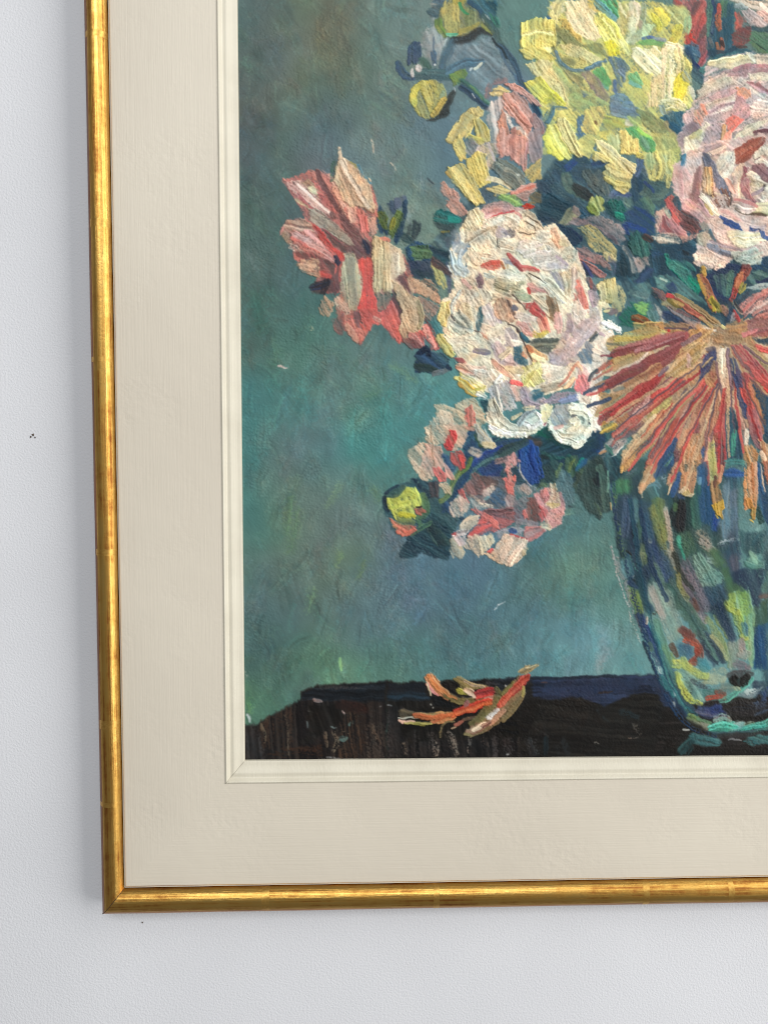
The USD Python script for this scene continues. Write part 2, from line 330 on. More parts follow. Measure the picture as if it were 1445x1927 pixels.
# fine cracks along the mitres of the painted mouldings
for pr, wd in ((sp, 0.00010),):
    jr = [(x_ - wd * e, -d_ - 0.00012, z_ + wd * e) for (x_, z_, d_) in pr[:-1] for e in (-1, 1)]
    jf = [t_ for k in range(len(pr) - 2) for t_ in ([2 * k, 2 * k + 1, 2 * k + 3], [2 * k, 2 * k + 3, 2 * k + 2])]
    put('/World/picture_frame/mitre_crack', np.array(jr), np.array(jf), crack_mat)
# back rails that carry the frame, standing on the wall
for nm, x0, x1, z0, z1 in (('back_rail', GOX + 0.003, CIX - 0.012, GOZ + 0.003, TOPZ), ('back_rail', CIX - 0.011, ENDX, GOZ + 0.003, CIZ - 0.012)):
    v = np.array([(x, y, z) for x in (x0, x1) for y in (-0.001, -0.0085) for z in (z0, z1)])
    f = np.array([[0, 1, 3], [0, 3, 2], [4, 6, 7], [4, 7, 5], [0, 4, 5], [0, 5, 1], [2, 3, 7], [2, 7, 6], [0, 2, 6], [0, 6, 4], [1, 5, 7], [1, 7, 3]])
    put('/World/picture_frame/' + nm, v, f, backing_mat)
laps(2, [(0.272, 0.004), (0.155, 0.005), (0.07, 0.003), (-0.055, 0.004), (-0.17, 0.006), (-0.222, 0.003)])
laps(0, [(-0.07, 0.005), (0.045, 0.004), (0.187, 0.004), (0.245, 0.004)])

STROKES = '''
@ tabletop
T 440 1220
P0o 221d1c/30292a 85 60,730 140,725 210,720 330,640 460,575 560,510 640,480 640,400 720,370 850,345 1000,338 1445,320 1445,1090 60,1090
P0o 1b1f24/252c33 2 640,440 720,390 850,350 1000,340 1445,325 1445,500 1200,520 1000,490 760,490 640,480
P0s 4a4544/2e2a29 85 100,730 200,720 260,860 280,1040 100,1050
P0~ 3a2a20/4a3528 88 220,700 340,640 460,580 540,520 560,700 560,900 420,960 280,940
P0~ 35271f/4a382b 80 1000,560 1200,580 1280,700 1250,900 1160,1040 1000,1040 1000,880
P0 18181a/222224 70 700,540 980,520 1040,640 960,740 860,780 740,880 620,900 700,760
P0~ 3f2a1e/33241c 5 330,1000 520,930 820,910 840,1030 500,1045 330,1030
P0 3a2520/30201c 20 960,500 1130,500 1280,560 1260,620 1060,590 960,560
P0~ 4a4038/37302a 80 1250,720 1420,700 1445,900 1440,1040 1250,1040
S1~ 7a6a55/5a4a3c 36 1310,740 1340,820 1370,880
S0~ a0917a/7c6d58 22 950,790 1040,775 1085,800
S1~ 8a7a62/5f5344 50 950,800 970,880 940,960
S1~ 6a5a48 24 860,800 870,870 870,930
S1~ 6d5c48 22 260,720 290,800 300,880
S0~ 5f5040 18 480,620 510,780 515,1000
S0~ 8a9a94 26 920,735 955,740
S0~ 6a8a80 26 1085,725 1125,700
S0~ 5a6a64 18 1060,640 1110,640
S1 5a7068 44 1010,850 1050,835
S2 d8c8c2/a08078 36 775,490 815,498
S0 a0a4a6 8 1375,548 1388,546
S0 808078 8 700,596 715,600
S0~ 8a8f8e 20 880,1030 1000,1035
S0 7a8a88 10 690,690 690,740
S0~ 50525a/3a3c42 30 820,370 1100,380 1230,390
S1 c9a9a0 16 1025,600 1040,615
T 730 1220
P0o 17181a/1e1e20 80 -20,315 400,318 900,295 1300,268 1445,272 1445,1100 -20,1100
P0o 23262b/1d2126 2 0,330 340,315 360,460 380,480 0,490
P0o 1a2226/22303a 0 0,430 340,420 400,480 0,490
P0o 141516/191a1b 30 200,560 620,560 600,720 470,740 360,740 150,800 100,700
P0o 1c1a1a/2a2624 85 0,520 150,560 120,800 200,900 500,860 1000,860 1445,840 1445,1030 0,1030
S0~ 4a4340/2e2a29 80 20,640 30,1000
S0~ 3c3634 60 260,800 270,1000
S0~ 453e3a 90 420,830 440,1000
S1~ 857a6c/5a5048 60 570,820 610,900 640,990
S1~ 7b6f62/4a423c 50 440,900 460,1000
S1~ 6f6050/463b35 46 140,900 165,990
S1~ 7a6d62/4a423c 40 770,850 770,980
S1~ 6b5548/46403a 56 895,860 915,930
S1~ 7d7168/5d554f 50 1260,840 1275,990
S0~ 3a3636 80 1130,880 1140,1010
S0~ 454140 70 1000,870 1010,1010
P0o 121314/171819 10 1010,770 1120,640 1220,520 1320,480 1420,520 1445,800 1240,840 1040,810
P0 20262f/28313c 0 900,310 1240,265 1180,330 1080,420 1040,400 1010,360
S0 3a3a48 50 950,330 1020,340
S1 d0cfc4 12 1105,345 1115,358 1130,352
S1 bcb7a8 14 400,522 405,528
S1 bcb7a8 12 422,556 426,562
S1 a8aaa6 14 1110,995 1130,1000
S0 8a9096 10 0,537 30,540
T 980 1220
P0o 1c1d20/212226 4 -20,300 560,266 1440,252 1600,252 1600,1100 -20,1100
P0o 232c42/2d3852 2 90,300 240,290 560,265 960,255 1300,250 1445,480 1445,600 1300,500 1250,430 1050,440 950,480 780,560 700,520 560,470 260,500 120,460
P0 2c3a58/26324a 3 240,330 700,310 1000,290 1200,300 1100,380 700,440 300,450 200,400
P0s 33405a/2c3850 60 1190,300 1310,260 1440,500 1400,560 1280,430
S0 1e2a3a 30 110,285 500,282 900,260
P0o 1a1b1d/1f2021 4 0,480 260,490 560,460 720,540 780,560 960,480 1080,430 1290,420 1330,560 1440,610 1445,1020 0,1020
P0o 141415/18181a 10 0,540 140,520 160,620 120,700 60,830 0,830
S0~ 2e3034/1d1e20 60 200,600 380,620
S0~ 2e3034 50 150,740 260,820
S0~ 263034/1b1c1e 90 700,620 800,720
S0~ 20282a 80 960,610 1080,650
P0~ 40403f/2c2c2c 70 40,860 130,840 190,1015 60,1015
P0~ 3a3a3a/2a2b2b 70 330,900 420,840 460,1000 340,1000
S0 1f2a2e 60 240,860 230,1000
S1~ 6f6557/4a443c 50 1060,720 1120,800
S1~ 8a7566 14 1020,840 1060,850 1110,830
S0~ 7a776c 10 945,672 1000,682
S1~ 7a7870 14 700,890 730,900
S0~ 7c7e7a 8 1290,640 1320,680
S0~ 7c7e7a 8 1370,640 1400,630
S0 3a2a24 24 740,425 860,405
S0 6a4a44 12 190,325 240,325
T 1156 1156
P0o 1b1a1b/232124 5 420,880 1445,760 1960,760 1960,1420 380,1420
P0 28304a/1f2c44 0 1300,640 1960,640 1960,780 1300,780
T 1445 0
P0s 3a5a64/4a6a70 70 -40,2000 400,1600 480,2600 480,6200 300,6560 -40,6560
@ glass_vase brush_stroke
T 1100 860
P0o 3f5f60/34504f 80 250,150 330,20 1445,0 1445,1445 440,1445 400,1250 330,1000 290,760 260,560
P0 22384a/2c4658 82 300,360 420,350 540,400 600,800 620,980 540,1050 500,1200 420,1000 380,800 330,620
P0 2a4658/355266 82 540,420 640,430 700,760 780,960 840,1180 740,1240 640,1000 580,800
S1 3c4f68/5a6f88 80 380,400 380,560 370,740
S1~ 7a8aa0/486080 20 380,560 370,700
S1 7a9c98/5a8080 60 465,400 480,500 485,600
S0 26364a 60 440,640 460,800 480,900
S1 1a1618 34 460,680 465,760
S0 3f5f50 46 520,600 510,760
S1* 40606a/4f7070 100 640,300 680,400 720,520
S1* 7a8a44/5f7a48 90 680,420 720,600 750,760
S1* 8a9048/6f8048 60 640,480 700,720 760,900
S1 5f7048 50 730,430 740,560
S1* 38607a/2a4a62 70 570,560 620,760
S0 2c4468 70 640,820 720,1000 780,1150
S0s 3a5a74 60 720,880 800,1100
P1 5f7550/6f7f5c 85 530,820 590,810 610,980 540,1040 520,960
S1 a0a070 20 555,900 560,960
S1 9aa8a0 30 580,770 620,800
P1 4f7068/5a7a6c 60 620,1010 680,1000 750,1140 740,1190 680,1130
P0 20344a/26405a 60 520,1060 600,990 650,1090 580,1180
S1 30586a/28506a 60 400,960 430,1080 430,1200
S0 4a7a80/3f6a70 70 390,980 430,1120
S0 2a4050 60 330,400 310,620 320,800
S1* 5a8a40/6a9448 24 315,640 330,760 360,940
S0 1a2832 16 300,760 330,920 360,1000
S1~ 4a9080 20 430,940 490,1080
S2 18181c 18 390,890 440,930
S1 14181c 24 450,1160 510,1220
S1 c8b8b8 10 450,1130 480,1115
T 1156 860
T 1100 860
S1 4a8a6a/3f7c58 110 300,270 440,260
S0 6a9a3c/5a8a40 30 290,340 285,440
P0 3f7a58/4a8a64 80 260,230 440,200 470,320 340,350 250,340
P0 2a4048/203038 80 440,200 540,120 530,400 450,380
S1 7f9ca0/6a8a90 50 590,260 650,240 700,270
S1~ c0d0d0/6a7a80 24 400,170 490,95
S1~ b8c8c8/304850 50 720,170 770,240
P0 2c4a72/34567c 80 650,200 720,100 820,0 860,0 800,120 740,180
P0 2e5a56/2a5060 85 740,260 800,340 800,420 740,380
S0 4a4f68 60 830,340 860,400
P0 18302f/223f40 80 800,370 1010,370 1100,500 1000,700 850,720 800,560
S2* 161a20/20222a 140 890,470 880,580 890,660
S1 6a8a50/4a6a40 36 850,440 850,500
P1* 2a5a72/235068 88 1060,260 1160,200 1200,400 1180,600 1100,640 1040,520
P1 1f4a70/284f78 85 1160,200 1220,540 1180,640 1080,600 1090,300
P1 1c3f96/244a8a 80 1210,520 1260,580 1250,700 1190,680
S1 4a8088/6a9a9c 50 1070,150 1090,240
P0 2f6458/3a6a5a 80 1000,300 1080,260 1100,560 1080,700 1000,640
P1* 7f9aa4/6a8898 88 1300,260 1380,260 1400,700 1320,780 1260,740 1260,560 1300,400
P0 60788a/4c647a 88 1380,240 1445,220 1445,760 1380,700
P0s 4a5568/3f4f60 85 1340,740 1445,700 1445,1100 1380,1080 1330,960
S1 c8b8a0/a8a898 38 760,490 780,620 800,760 830,890
S2 d8c8b0/c8a898 36 770,520 785,640 815,800 835,880
S1 2c2c24 26 790,900 850,920 880,980
S1 1c2420 40 850,920 900,1060 960,1150
S1 7f8a78/9aa090 70 800,900 840,980 870,1050
S1* c0a850/a09848 30 850,1040 900,1110 910,1220
S1 8a9a48/5f7a48 50 890,1130 920,1240
S1 10c0a0/30b89a 44 880,760 890,810
S1 2f9a82 24 890,830 940,960
P0 3a5f4c/2f5048 70 830,720 1000,700 1100,800 1200,900 1000,920 940,1000 880,860
S1 10c0a0/40c8a8 44 880,760 890,810
S1 2f9a82 22 890,830 945,970
S1~ b8a890/8a8a78 90 1080,720 1150,800
S2~ d0b8a0/b0a090 80 1100,820 1210,870
P2* 7fa896/6a9484 60 1000,940 1060,910 1140,960 1200,1040 1310,1130 1280,1190 1140,1240 1040,1120
S1 8fb0a8 60 1180,970 1240,980
S0 4a6a48/50744c 110 1210,900 1340,1060 1400,1240
P0 263a50/2f4a60 60 1130,1220 1300,1190 1340,1280 1300,1420 1180,1400 1080,1260
P0 1f3a50/284458 60 1330,900 1445,900 1445,1240 1380,1160
S1* 5f6484/707090 90 940,1000 1000,1120 1080,1260 1140,1400
S1 6a6a84/504f60 60 900,1150 1000,1320 1100,1440
S1 5a3f38 34 1000,1360 1050,1440
P1* 90a098/7f968a 60 580,1200 700,1170 800,1290 850,1400 760,1445 640,1445 590,1320
P0 3f6458/355a50 55 700,1180 800,1180 940,1330 1020,1440 880,1440
S1~ c0b898 20 890,1280 1010,1400
S1* 6fa04c/5a8848 80 440,1220 490,1340 520,1440
S0 28485f 60 540,1100 590,1300 640,1440
S1~ b0a8a0/8f9088 30 300,960 340,1100 400,1260 430,1400
P1 8ac050/6a9a50 60 1310,1380 1400,1300 1445,1290 1445,1445 1320,1445
T 1156 1000
P0s 4a5568/3a4a5c 85 1000,200 1160,120 1200,400 1080,400
S1 70607c/4f5068 80 1120,160 1140,360
S1~ c0c8c8/1f2e3a 90 1020,130 1160,100
P0 24404a/2f5458 85 1180,0 1420,0 1400,200 1240,240 1180,120
S0~ 3f7a88/28505a 50 1380,30 1300,130
S2* 90b898/5f8c78 100 1270,290 1360,320
S1 8fb898 60 1290,220 1320,280
P0 1f3048/26384c 70 1090,400 1230,340 1410,360 1400,560 1380,720 1300,700 1250,560 1120,500
P0 3a5a40/466a48 70 1000,350 1070,340 1120,480 1250,560 1280,700 1200,600 1100,640 1040,480
P0 4a7064/527a6c 85 1380,560 1445,380 1445,580
S0 6a5048 60 1400,610 1445,600
P0 3f5a3a/35503c 70 1320,720 1445,640 1445,860 1340,900 1320,980
P0 153a60/1f4a70 80 1330,900 1445,860 1445,1300 1310,1290 1300,1050
P1* 80b060/7fae88 80 1040,680 1120,580 1260,560 1320,780 1310,960 1290,1160 1300,1270 1220,1000 1140,880
P1 8fb890/70a888 85 1200,800 1310,780 1310,960 1300,1280 1260,1200 1250,980
S2* b8c840/a8c048 60 1040,690 1100,740 1170,770
S2 a8c048/90b848 60 1160,770 1180,880 1200,980
S1 8fb04c 60 1110,620 1100,700
S2 c8c83c 40 1210,1010 1250,1005
S1 2f6088/40788c 60 1210,880 1240,960
P0 203448/2a4058 65 780,500 860,580 900,720 1000,620 1040,720 1100,860 1150,1000 1100,1060 1000,900 880,760
P0 2a4858/35566a 65 860,560 1000,490 1060,560 1040,660 940,680
S1~ 585f84/68688a 80 660,360 780,560 860,740
S1 58506a/6a6480 70 660,520 760,660 860,820
S1 5a4038 36 740,640 790,740
S1~ a898a8/8a8098 50 760,760 860,850
S1 26302a 40 560,220 640,420 740,540
S1 a0a058/8a9048 50 600,420 620,520 680,620
S1~ c8c8a8 14 640,600 710,690
P1* 8fa89a/7c9a8c 65 310,500 400,470 520,560 600,760 640,900 620,1000 540,1050 480,960 420,780 320,660
S1 8a9088/a09a90 70 350,540 400,660 460,800
P0 3f6054/466858 55 560,640 720,680 860,880 900,980 760,980 640,800
S1 2a2420 16 350,780 390,790 400,760
P0 1f2c3c/2a3c50 50 780,920 920,980 1000,1060 1060,1240 940,1260 820,1100
S1* a0b048/8a9e50 50 880,830 960,960 1050,1140 1090,1260
S1 90a850 24 930,800 990,900 1060,1010
S1 b0b878 36 920,990 980,1060 1060,1200
P1 7a8c78/8a9888 80 1070,1060 1160,1030 1200,1100 1140,1290 1090,1290
S1 8a7f80/a09890 60 1190,1030 1210,1110
S2 b8b098/a09c90 90 1200,1170 1250,1150
S1 6a6878/8a8090 80 1160,1250 1260,1290
S1 a06088 14 1240,1270 1236,1310
S1* b04a30/8a4030 70 640,940 720,1020 790,1090 800,1180 700,1240
S1 d8583a 40 660,1030 790,1080
S1 963c2c 50 780,1110 780,1180 700,1235
S1 70403a/5a3c34 60 640,940 740,980
P0 406f88/2f5c78 5 600,1060 700,1050 740,1150 690,1210 600,1180
S1 6a4838/50382c 36 540,1070 590,1170
S1 8ab04a/7aa050 60 480,1080 520,1160 560,1220
S2* d0d050/b8c848 80 550,1250 660,1260 760,1340 900,1370
S1 c8d048/b0c050 60 640,1200 680,1270 760,1310
P1 4a8c90/3f7c84 40 760,1210 860,1200 900,1290 820,1330
P1* b0b898/989f80 15 880,1300 1040,1270 1070,1340 1010,1440 800,1440 900,1390
S0 3a4048 12 740,1400 880,1400
P0 2f4a78/3a5a80 75 480,1280 550,1290 620,1430 560,1445 500,1400
S1 c8d058/a8b850 70 590,1350 650,1440
P0 6f9c94/7fa69a 40 560,1290 700,1330 800,1390 760,1440 640,1400
S0 182848/203060 90 220,800 300,960 380,1120 430,1240
S1 1f2f70/263a78 50 280,860 350,1000 440,1200
S1* 2f7f88/3a9090 44 340,880 400,1020 440,1120
S1* 4f7c68/5a8870 70 400,860 440,980 490,1120 520,1240
S0 28505a/3a7070 50 450,1140 480,1300 520,1440
S2 c8bca8 30 300,820 305,870
S1~ d0c8b8/6a6a70 24 210,800 250,940
S1 6f8a68/4a6a58 44 330,1060 350,1120
S1~ 8f9a98/3a5060 60 340,1150 400,1240
S1~ c0c8c0 24 420,1280 440,1330
S0 1f2a38 30 260,1040 360,1280 430,1400
P1 8a9c40/5f8a40 80 150,540 220,560 260,680 270,780 200,780 170,680
S0 1c3a48/244a50 60 210,420 280,600 330,760
S0 27465a 46 260,600 300,720
S1~ a8a8a8/707878 40 0,260 80,420 130,560 180,760
S0 5a8a90/4f8088 80 90,300 120,420
S0 203a60 50 150,490 210,520
T 1156 1156
P0 1f2c44/28405a 60 430,570 520,560 620,820 700,960 680,1000 560,900
S1* 2f8a80/3a9a90 60 440,600 510,680 560,760
S1 3f6a68/4a7a70 60 480,450 540,620 620,800 700,920
S0 26405a 60 580,700 660,820 740,900
S1 d0d4c8 20 560,720 565,760
S1 d0d4c8 18 555,830 565,870
S2* c8d048/b0c040 60 610,600 650,720 720,810 810,840
S1 a8b850 50 600,580 640,680
P1 6f9c90/80a898 60 640,600 740,640 800,720 860,820 760,800 680,700
S1 3a4450/505a68 40 740,620 820,680 900,700
P1 3a7a70/2f6a64 10 800,720 960,710 1040,760 860,800
S1* c84a30/b03c2c 46 880,795 960,780 1030,785
S1 8a4434 50 960,740 1030,755
P0 7f8f80/8f9c8c 0 960,670 1080,640 1160,700 1120,750 1000,740
S1* 4aa890/5abaa0 40 1000,820 1100,770 1200,700 1300,620
S1 c8cca0 40 1130,690 1170,720
P0 8a9c9a/7a8c90 -30 1180,760 1330,690 1400,680 1340,760 1260,790
S1~ c0c8c0 40 1240,740 1320,710
P0 2a3c68/344878 10 780,850 900,870 1000,860 1080,920 1060,970 900,990 780,960
S1 4a5078/5f6088 70 790,920 960,960
S1 22357c/2c4488 70 920,910 1040,900
P1 202228/282a34 5 1020,850 1120,810 1300,830 1310,960 1140,980 1080,950
S1~ 9a9aa0 16 1060,925 1110,910
P0 3f5068/4a5a70 -20 1300,830 1445,800 1445,920 1320,960
P0 243c80/2f5090 60 1390,740 1445,700 1445,820 1400,820
S1 1a1a1e 30 1360,770 1370,810
S2 121214/1a1a1c 90 1110,600 1140,650
S2 121214/1a1a1c 100 1190,650 1240,600
S1 38483f 30 1160,620 1165,660
S1 3f3f48 50 1080,570 1160,560 1290,570
P2* 5ac8b0/40a890 -10 900,1040 1000,1010 1160,1030 1210,1080 1140,1120 920,1120
P2* 3fb098/58c0a8 -12 1210,1060 1445,1000 1445,1080 1300,1110 1170,1120
S2 d0c8b8/90c0b0 50 950,1000 1040,970 1090,1000
S2 c8c8b8/80b8b0 70 1140,1060 1200,1030
S1* 8ab048/a0b860 46 700,970 800,1010
S1 6a9a68 30 780,990 900,1030
P1 b8b8a0/a8a890 25 690,1000 800,1030 890,1040 890,1110 800,1080 720,1040
S1 7a9c60/a0b090 40 1230,1040 1300,1030
S0 45506a/303a50 50 890,1125 1100,1140 1300,1120 1445,1070
S1~ a8a8a8 12 1070,1180 1200,1185
S0 151518 50 640,1010 820,1090 900,1130
S0 2c2428 40 900,1150 1445,1130
S1 b8b8b0 14 650,1085 700,1090
S1* 3f7a7c/4a8a8c 90 740,1160 860,1190 970,1200
P1 3f7f82/4a8a88 10 1210,1190 1300,1160 1445,1140 1445,1220 1300,1230
P0 203a3c/2a4f50 -50 600,1250 700,1160 760,1200 720,1300 620,1330
S0 111112 40 540,1180 460,1330
T 1100 860
S0 1a3430 40 1250,660 1280,760
P0s 2a4858/34545f 80 1280,880 1445,760 1445,900 1340,940
T 1156 700
S1 8fb8a0/6aa090 70 1060,870 1190,860
S1 1f4a8a/2a58a0 70 1070,960 1200,960
P0 2a4a58/36606a 85 1040,1000 1200,990 1210,1080 1060,1100
S1 7fa0a4/648494 70 1045,1060 1030,1250
P0 264f58/20444e 85 1050,340 1110,340 1190,560 1200,800 1060,800
S1 3f8a74/2f6a5c 50 1130,600 1120,780
S1 5a9a88/4a8a80 80 1060,850 1200,850
P0 1f4460/28506a 70 1290,110 1445,240 1445,640 1400,560 1380,400 1330,240
S1 2f7068/3a8078 50 1340,240 1380,330
S1 3f6f88 40 1420,420 1420,540
P0 284868/305878 80 1330,840 1445,900 1445,1445 1340,1300
S1 204038 50 1290,1180 1380,1400
B 0.36
T 0 0
S1~ 1c2f4c/26405c 44 5760,4500 5800,4800 5860,5200 5950,5550 6040,5900 6140,6250 6260,6550 6400,6760 6550,6875 6725,6925
S1* 2f6068/1f4456 34 5925,4700 6000,5200 6080,5600 6170,6000 6280,6350 6410,6600 6550,6740
S1 5a9a94/3a7a78 16 6110,5800 6200,6100 6310,6425 6450,6675
S2~ b8b8b0/8a9090 18 5750,5150 5815,5450 5900,5700 5975,5925 6030,6075
S1 24405c/1c3450 40 6025,4800 6090,5150 6160,5400 6280,5650
S1 3f5c58/486c64 40 6310,5450 6450,5700 6600,5950 6750,6200
T 1156 1156
S2 121214/18181a 84 1118,605 1140,652
S2 121214/18181a 84 1195,655 1245,600
S1 2c3836 26 1160,615 1166,665
S2* 4ab8a0/66c4b0 50 905,1070 1000,1045 1140,1060
S2* 40a894/5abca6 44 1220,1070 1330,1055 1445,1030
S1 202228/262a32 90 1060,880 1180,860 1300,880
@ foliage leaf
T 1000 230
P0 2f4f5c/3a5a66 40 60,560 240,330 420,280 720,380 960,640 960,480 1000,330 1060,400 1260,560 1330,640 1260,780 1160,860 1150,1100 1120,1260 1440,1160 1445,1445 -40,1445 300,1000 20,830
T 1156 440
P0 1f3f50/2a5060 60 0,0 1445,0 1445,500 1200,560 1060,820 900,760 520,640 420,620 0,600
P0 3f5f6c/507078 70 0,440 420,480 480,760 400,860 60,860 0,700
T 729 230
P0 3f5a62/4f6a70 40 420,1130 740,780 900,580 1000,680 860,830 600,1050 570,1300 600,1445 300,1445 200,1330 160,1180
T 1000 230
P1* 2a4a60/3a5a6c 45 230,350 330,390 300,500 250,560 80,590 70,560 200,500
P1* 3f5a6a/2f4a5e 5 360,360 440,285 500,310 560,400 700,520 640,660 480,560 330,470
S1 3058a0/2f4a7c 60 330,430 400,380
S1 2f4a70/40607c 60 590,390 690,370
S1 5a7468/4a645c 90 320,500 360,600 480,700
S1 6f8478/48605a 60 320,510 360,590
S2* 404f50/5f6e66 100 520,480 600,580 660,660
S1* 607068/7c8478 60 600,470 680,580 720,700
P1* 1c2022/282c2c 30 360,590 400,560 520,610 580,680 540,740 460,720 410,680
S2* 24485a/2f5566 120 120,620 160,760 140,860 80,900
S2* 2a5060/1f4454 110 180,720 300,790 470,860
P1* 234a58/1c3c4a 20 140,700 330,790 440,850 300,900 120,930 40,880
P1 1d3648/24445a 40 40,880 200,900 330,960 240,960 120,960
S2 446070/304a5c 60 80,580 150,640
P1* 9aa07c/8a8f70 120 360,810 440,880 330,960 260,950
S1 8a8078/706868 50 400,820 440,860
S2* 264c60/35607a 60 480,820 520,870 480,890
P2* 8fa848/a8b860 70 520,760 600,690 680,720 680,820 600,890 550,840
S2 7f9838 50 540,780 600,860
P1 507f98/4a7488 30 640,850 740,830 720,910 640,900
S1* 4a608a/5a7090 60 760,690 800,650 920,680
S0 60808a/6f9088 70 720,720 840,710
P2* 157a6a/0f6a5c 75 700,770 760,710 840,740 890,800 915,900 850,930 780,880 740,830
S2 1f9a80 50 800,860 900,900
S1 204a50 50 700,770 750,860
P0 5a7a70/6a8a7c 30 840,700 930,700 950,770 900,800
P1* 2f4f68/244258 80 960,520 1000,470 1050,500 1040,600 1000,740 940,720 930,620
S1* 5a7494/486484 80 1015,340 1010,420 990,480
S1 6a8494/5a748a 50 1060,440 1120,520
P1* 4f6c68/3f5c5c 25 1050,540 1140,540 1260,570 1270,640 1320,640 1260,680 1200,780 1060,700
S1* 6a8478/567068 80 1060,660 1150,700 1260,650
S1 2f4a78 30 1060,560 1140,640
P1* 6a8a70/5a7c66 60 1000,720 1080,700 1160,790 1140,870 1060,820
P1* 2a4a68/24406a 35 880,860 960,790 1100,830 1150,900 1150,1040 1060,1080 960,1020 900,960
S1 2a4f8a/243f80 70 900,960 1060,1020
P1* 1c2f68/203c78 60 860,960 910,960 900,1060 870,1040
P2* 2f5c58/3a6a60 60 930,1050 1000,1020 1080,1090 1120,1180 1060,1260 980,1220 920,1140
S1 43332f/5a4440 50 1070,1080 1120,1110
P1 a89ca0/9c9098 35 500,890 640,880 760,920 860,980 880,1100 820,1160 740,1060 640,980
P1 8f7a88/9c8a94 25 330,960 400,890 520,910 720,1040 860,1160 740,1100 620,1000 440,960
S1 5f5870/70687c 30 720,1050 800,1130
P2* 1f3c52/18304a 50 220,980 260,960 380,1010 470,1090 440,1140 390,1160 300,1080
P2* e0cc78/d0b868 45 430,990 540,965 600,980 660,1050 760,1140 800,1200 800,1310 700,1240 600,1200 540,1140 470,1060
S2 e8d890/d8c880 60 700,1240 790,1290
S2 b8a868 30 540,1090 640,1120
P2* b8827c/c89488 30 410,1190 470,1170 620,1250 720,1310 750,1390 640,1330 500,1290 420,1270
S2* c8685c/d8887c 50 420,1290 560,1360 680,1440
P1 26304c/34406a 60 420,1340 480,1320 620,1440 500,1445
P0 5a6880/6a7890 80 740,1250 800,1300 820,1400 760,1445
P1* 2f5468/244656 80 800,1180 860,1170 860,1260 800,1360
P1* 17343f/203f4c 80 860,1230 960,1330 980,1445 790,1445 810,1340
S1 8f9498/a8a8a0 50 870,1170 940,1250 960,1400
S1 3f5f6c 30 900,1180 960,1290
P1 b8a89c/a89a94 60 970,1270 1090,1260 1110,1330 1000,1420
T 1156 440
P2* 275a56/35685f 75 140,20 220,30 330,120 340,190 260,215 180,180 140,100
P1* 1e4050/2a4e60 80 350,180 430,160 470,220 490,350 440,390 360,330
S1 2f5878/245068 60 370,190 450,190
P1* 24485c/1c3c50 10 400,150 560,110 720,80 780,120 740,260 560,240 480,190
S1 3f6878/244858 50 720,80 780,130
S1 17242c 30 650,170 700,190
P1* 1f5f5c/2f7068 40 480,220 600,250 720,290 740,340 640,370 520,320
S2* 2f9a80/1f8a74 34 490,200 530,300 640,420 760,520
S2* 5aa490/4a9080 90 540,290 640,370 720,470
S2* 0f8a6c/189a7c 66 720,420 790,500 770,550
P1 7aa094/5f8a84 40 380,410 500,390 640,460 760,560 860,660 700,600 560,560 400,500
S1~ c0d0b8 24 440,420 490,450
P1* 2a3f5c/344a68 -45 190,440 310,300 370,330 340,400 250,450
P1* 2a3f68/344868 30 480,500 540,460 600,540 520,560
P1* 6f9088/5a7c78 40 120,560 200,470 320,460 380,540 300,580
P1 24343c 50 320,500 400,560 420,640
S1 86a098/60807c 70 200,560 300,580
P1* 3f7a6c/2f6a60 50 140,640 340,640 410,780 370,840 280,800 200,760
P1* 1f6f58/1a6450 40 60,780 130,690 210,680 300,760 320,850 240,880 60,860
P1 5f8a8c/6f9a98 70 310,700 400,720 410,800 330,830
P1* 80b85c/6fae50 30 190,660 260,630 320,660 300,740 220,760
S2* b0602c/8a4424 56 180,785 250,790 330,850 370,860
S2 6a3018 24 170,800 240,830 320,860
S1 c87038 16 190,770 260,790
P0 c8bfae/a8b0a8 60 380,660 470,740 480,830 400,860 420,780
P1* 20355c/1c2c50 10 860,380 980,330 1120,270 1180,300 1140,400 1130,540 1060,640 960,620 900,500
P1* 3f6468/4f7870 80 940,400 1080,370 1120,400 1090,560 1060,600 980,540
S1* 5f9078/4a7c6c 60 1100,370 1080,460 1060,560
P1* 2a5068/204868 30 1290,320 1400,180 1445,190 1445,330 1360,360
P1* 50786c/6a9080 20 1290,370 1400,330 1445,360 1445,440 1340,460 1290,420
S1 1c2440/1f3058 40 1320,440 1380,460 1445,420
S1 5a8078 50 1270,400 1320,470
P1 b8c4bc/a0b0a8 -10 1250,500 1445,450 1445,500 1300,530
P0 2f5058/25424c 60 540,560 760,620 840,640 900,740 760,680 600,600
P0 42625f 50 640,490 760,560 830,650
P1 33404c 50 1060,720 1140,640 1280,540 1160,700
S1 2a3c4c 50 990,620 1060,740 1050,820
T 729 0
P1 1f3f5a/28506a 60 1350,970 1400,980 1445,1080 1430,1110 1380,1050
T 1000 620
P0 20404c/2a5058 60 0,1100 140,920 700,900 780,1000 880,1200 860,1360 760,1445 -60,1445 -120,1250
P1* 0f5a4a/185048 40 60,950 160,920 220,1000 380,1080 300,1140 160,1120 40,1020
P1* 1f4a4c/28585a 30 100,1010 300,1060 500,1060 460,1180 260,1220 100,1160
S1* 1f78a0/207a70 40 470,1190 440,1290
S1* 1f8478 60 500,1230 420,1340
P1* 3f5c54/345048 80 70,1160 140,1220 260,1260 240,1445 80,1420
P1* 3a5c48/4a6a48 60 380,1190 460,1220 420,1380 340,1340
S1 6a9048 30 380,1260 370,1330
S0 1c282c 50 110,1180 150,1200
P1* 30486a/28405c 60 560,1000 620,940 680,960 700,1010 640,1160 580,1080
P1* 4a6a4c/5a7a50 80 520,1060 580,1030 590,1090 530,1130
S0 28508a 40 580,1150 640,1160
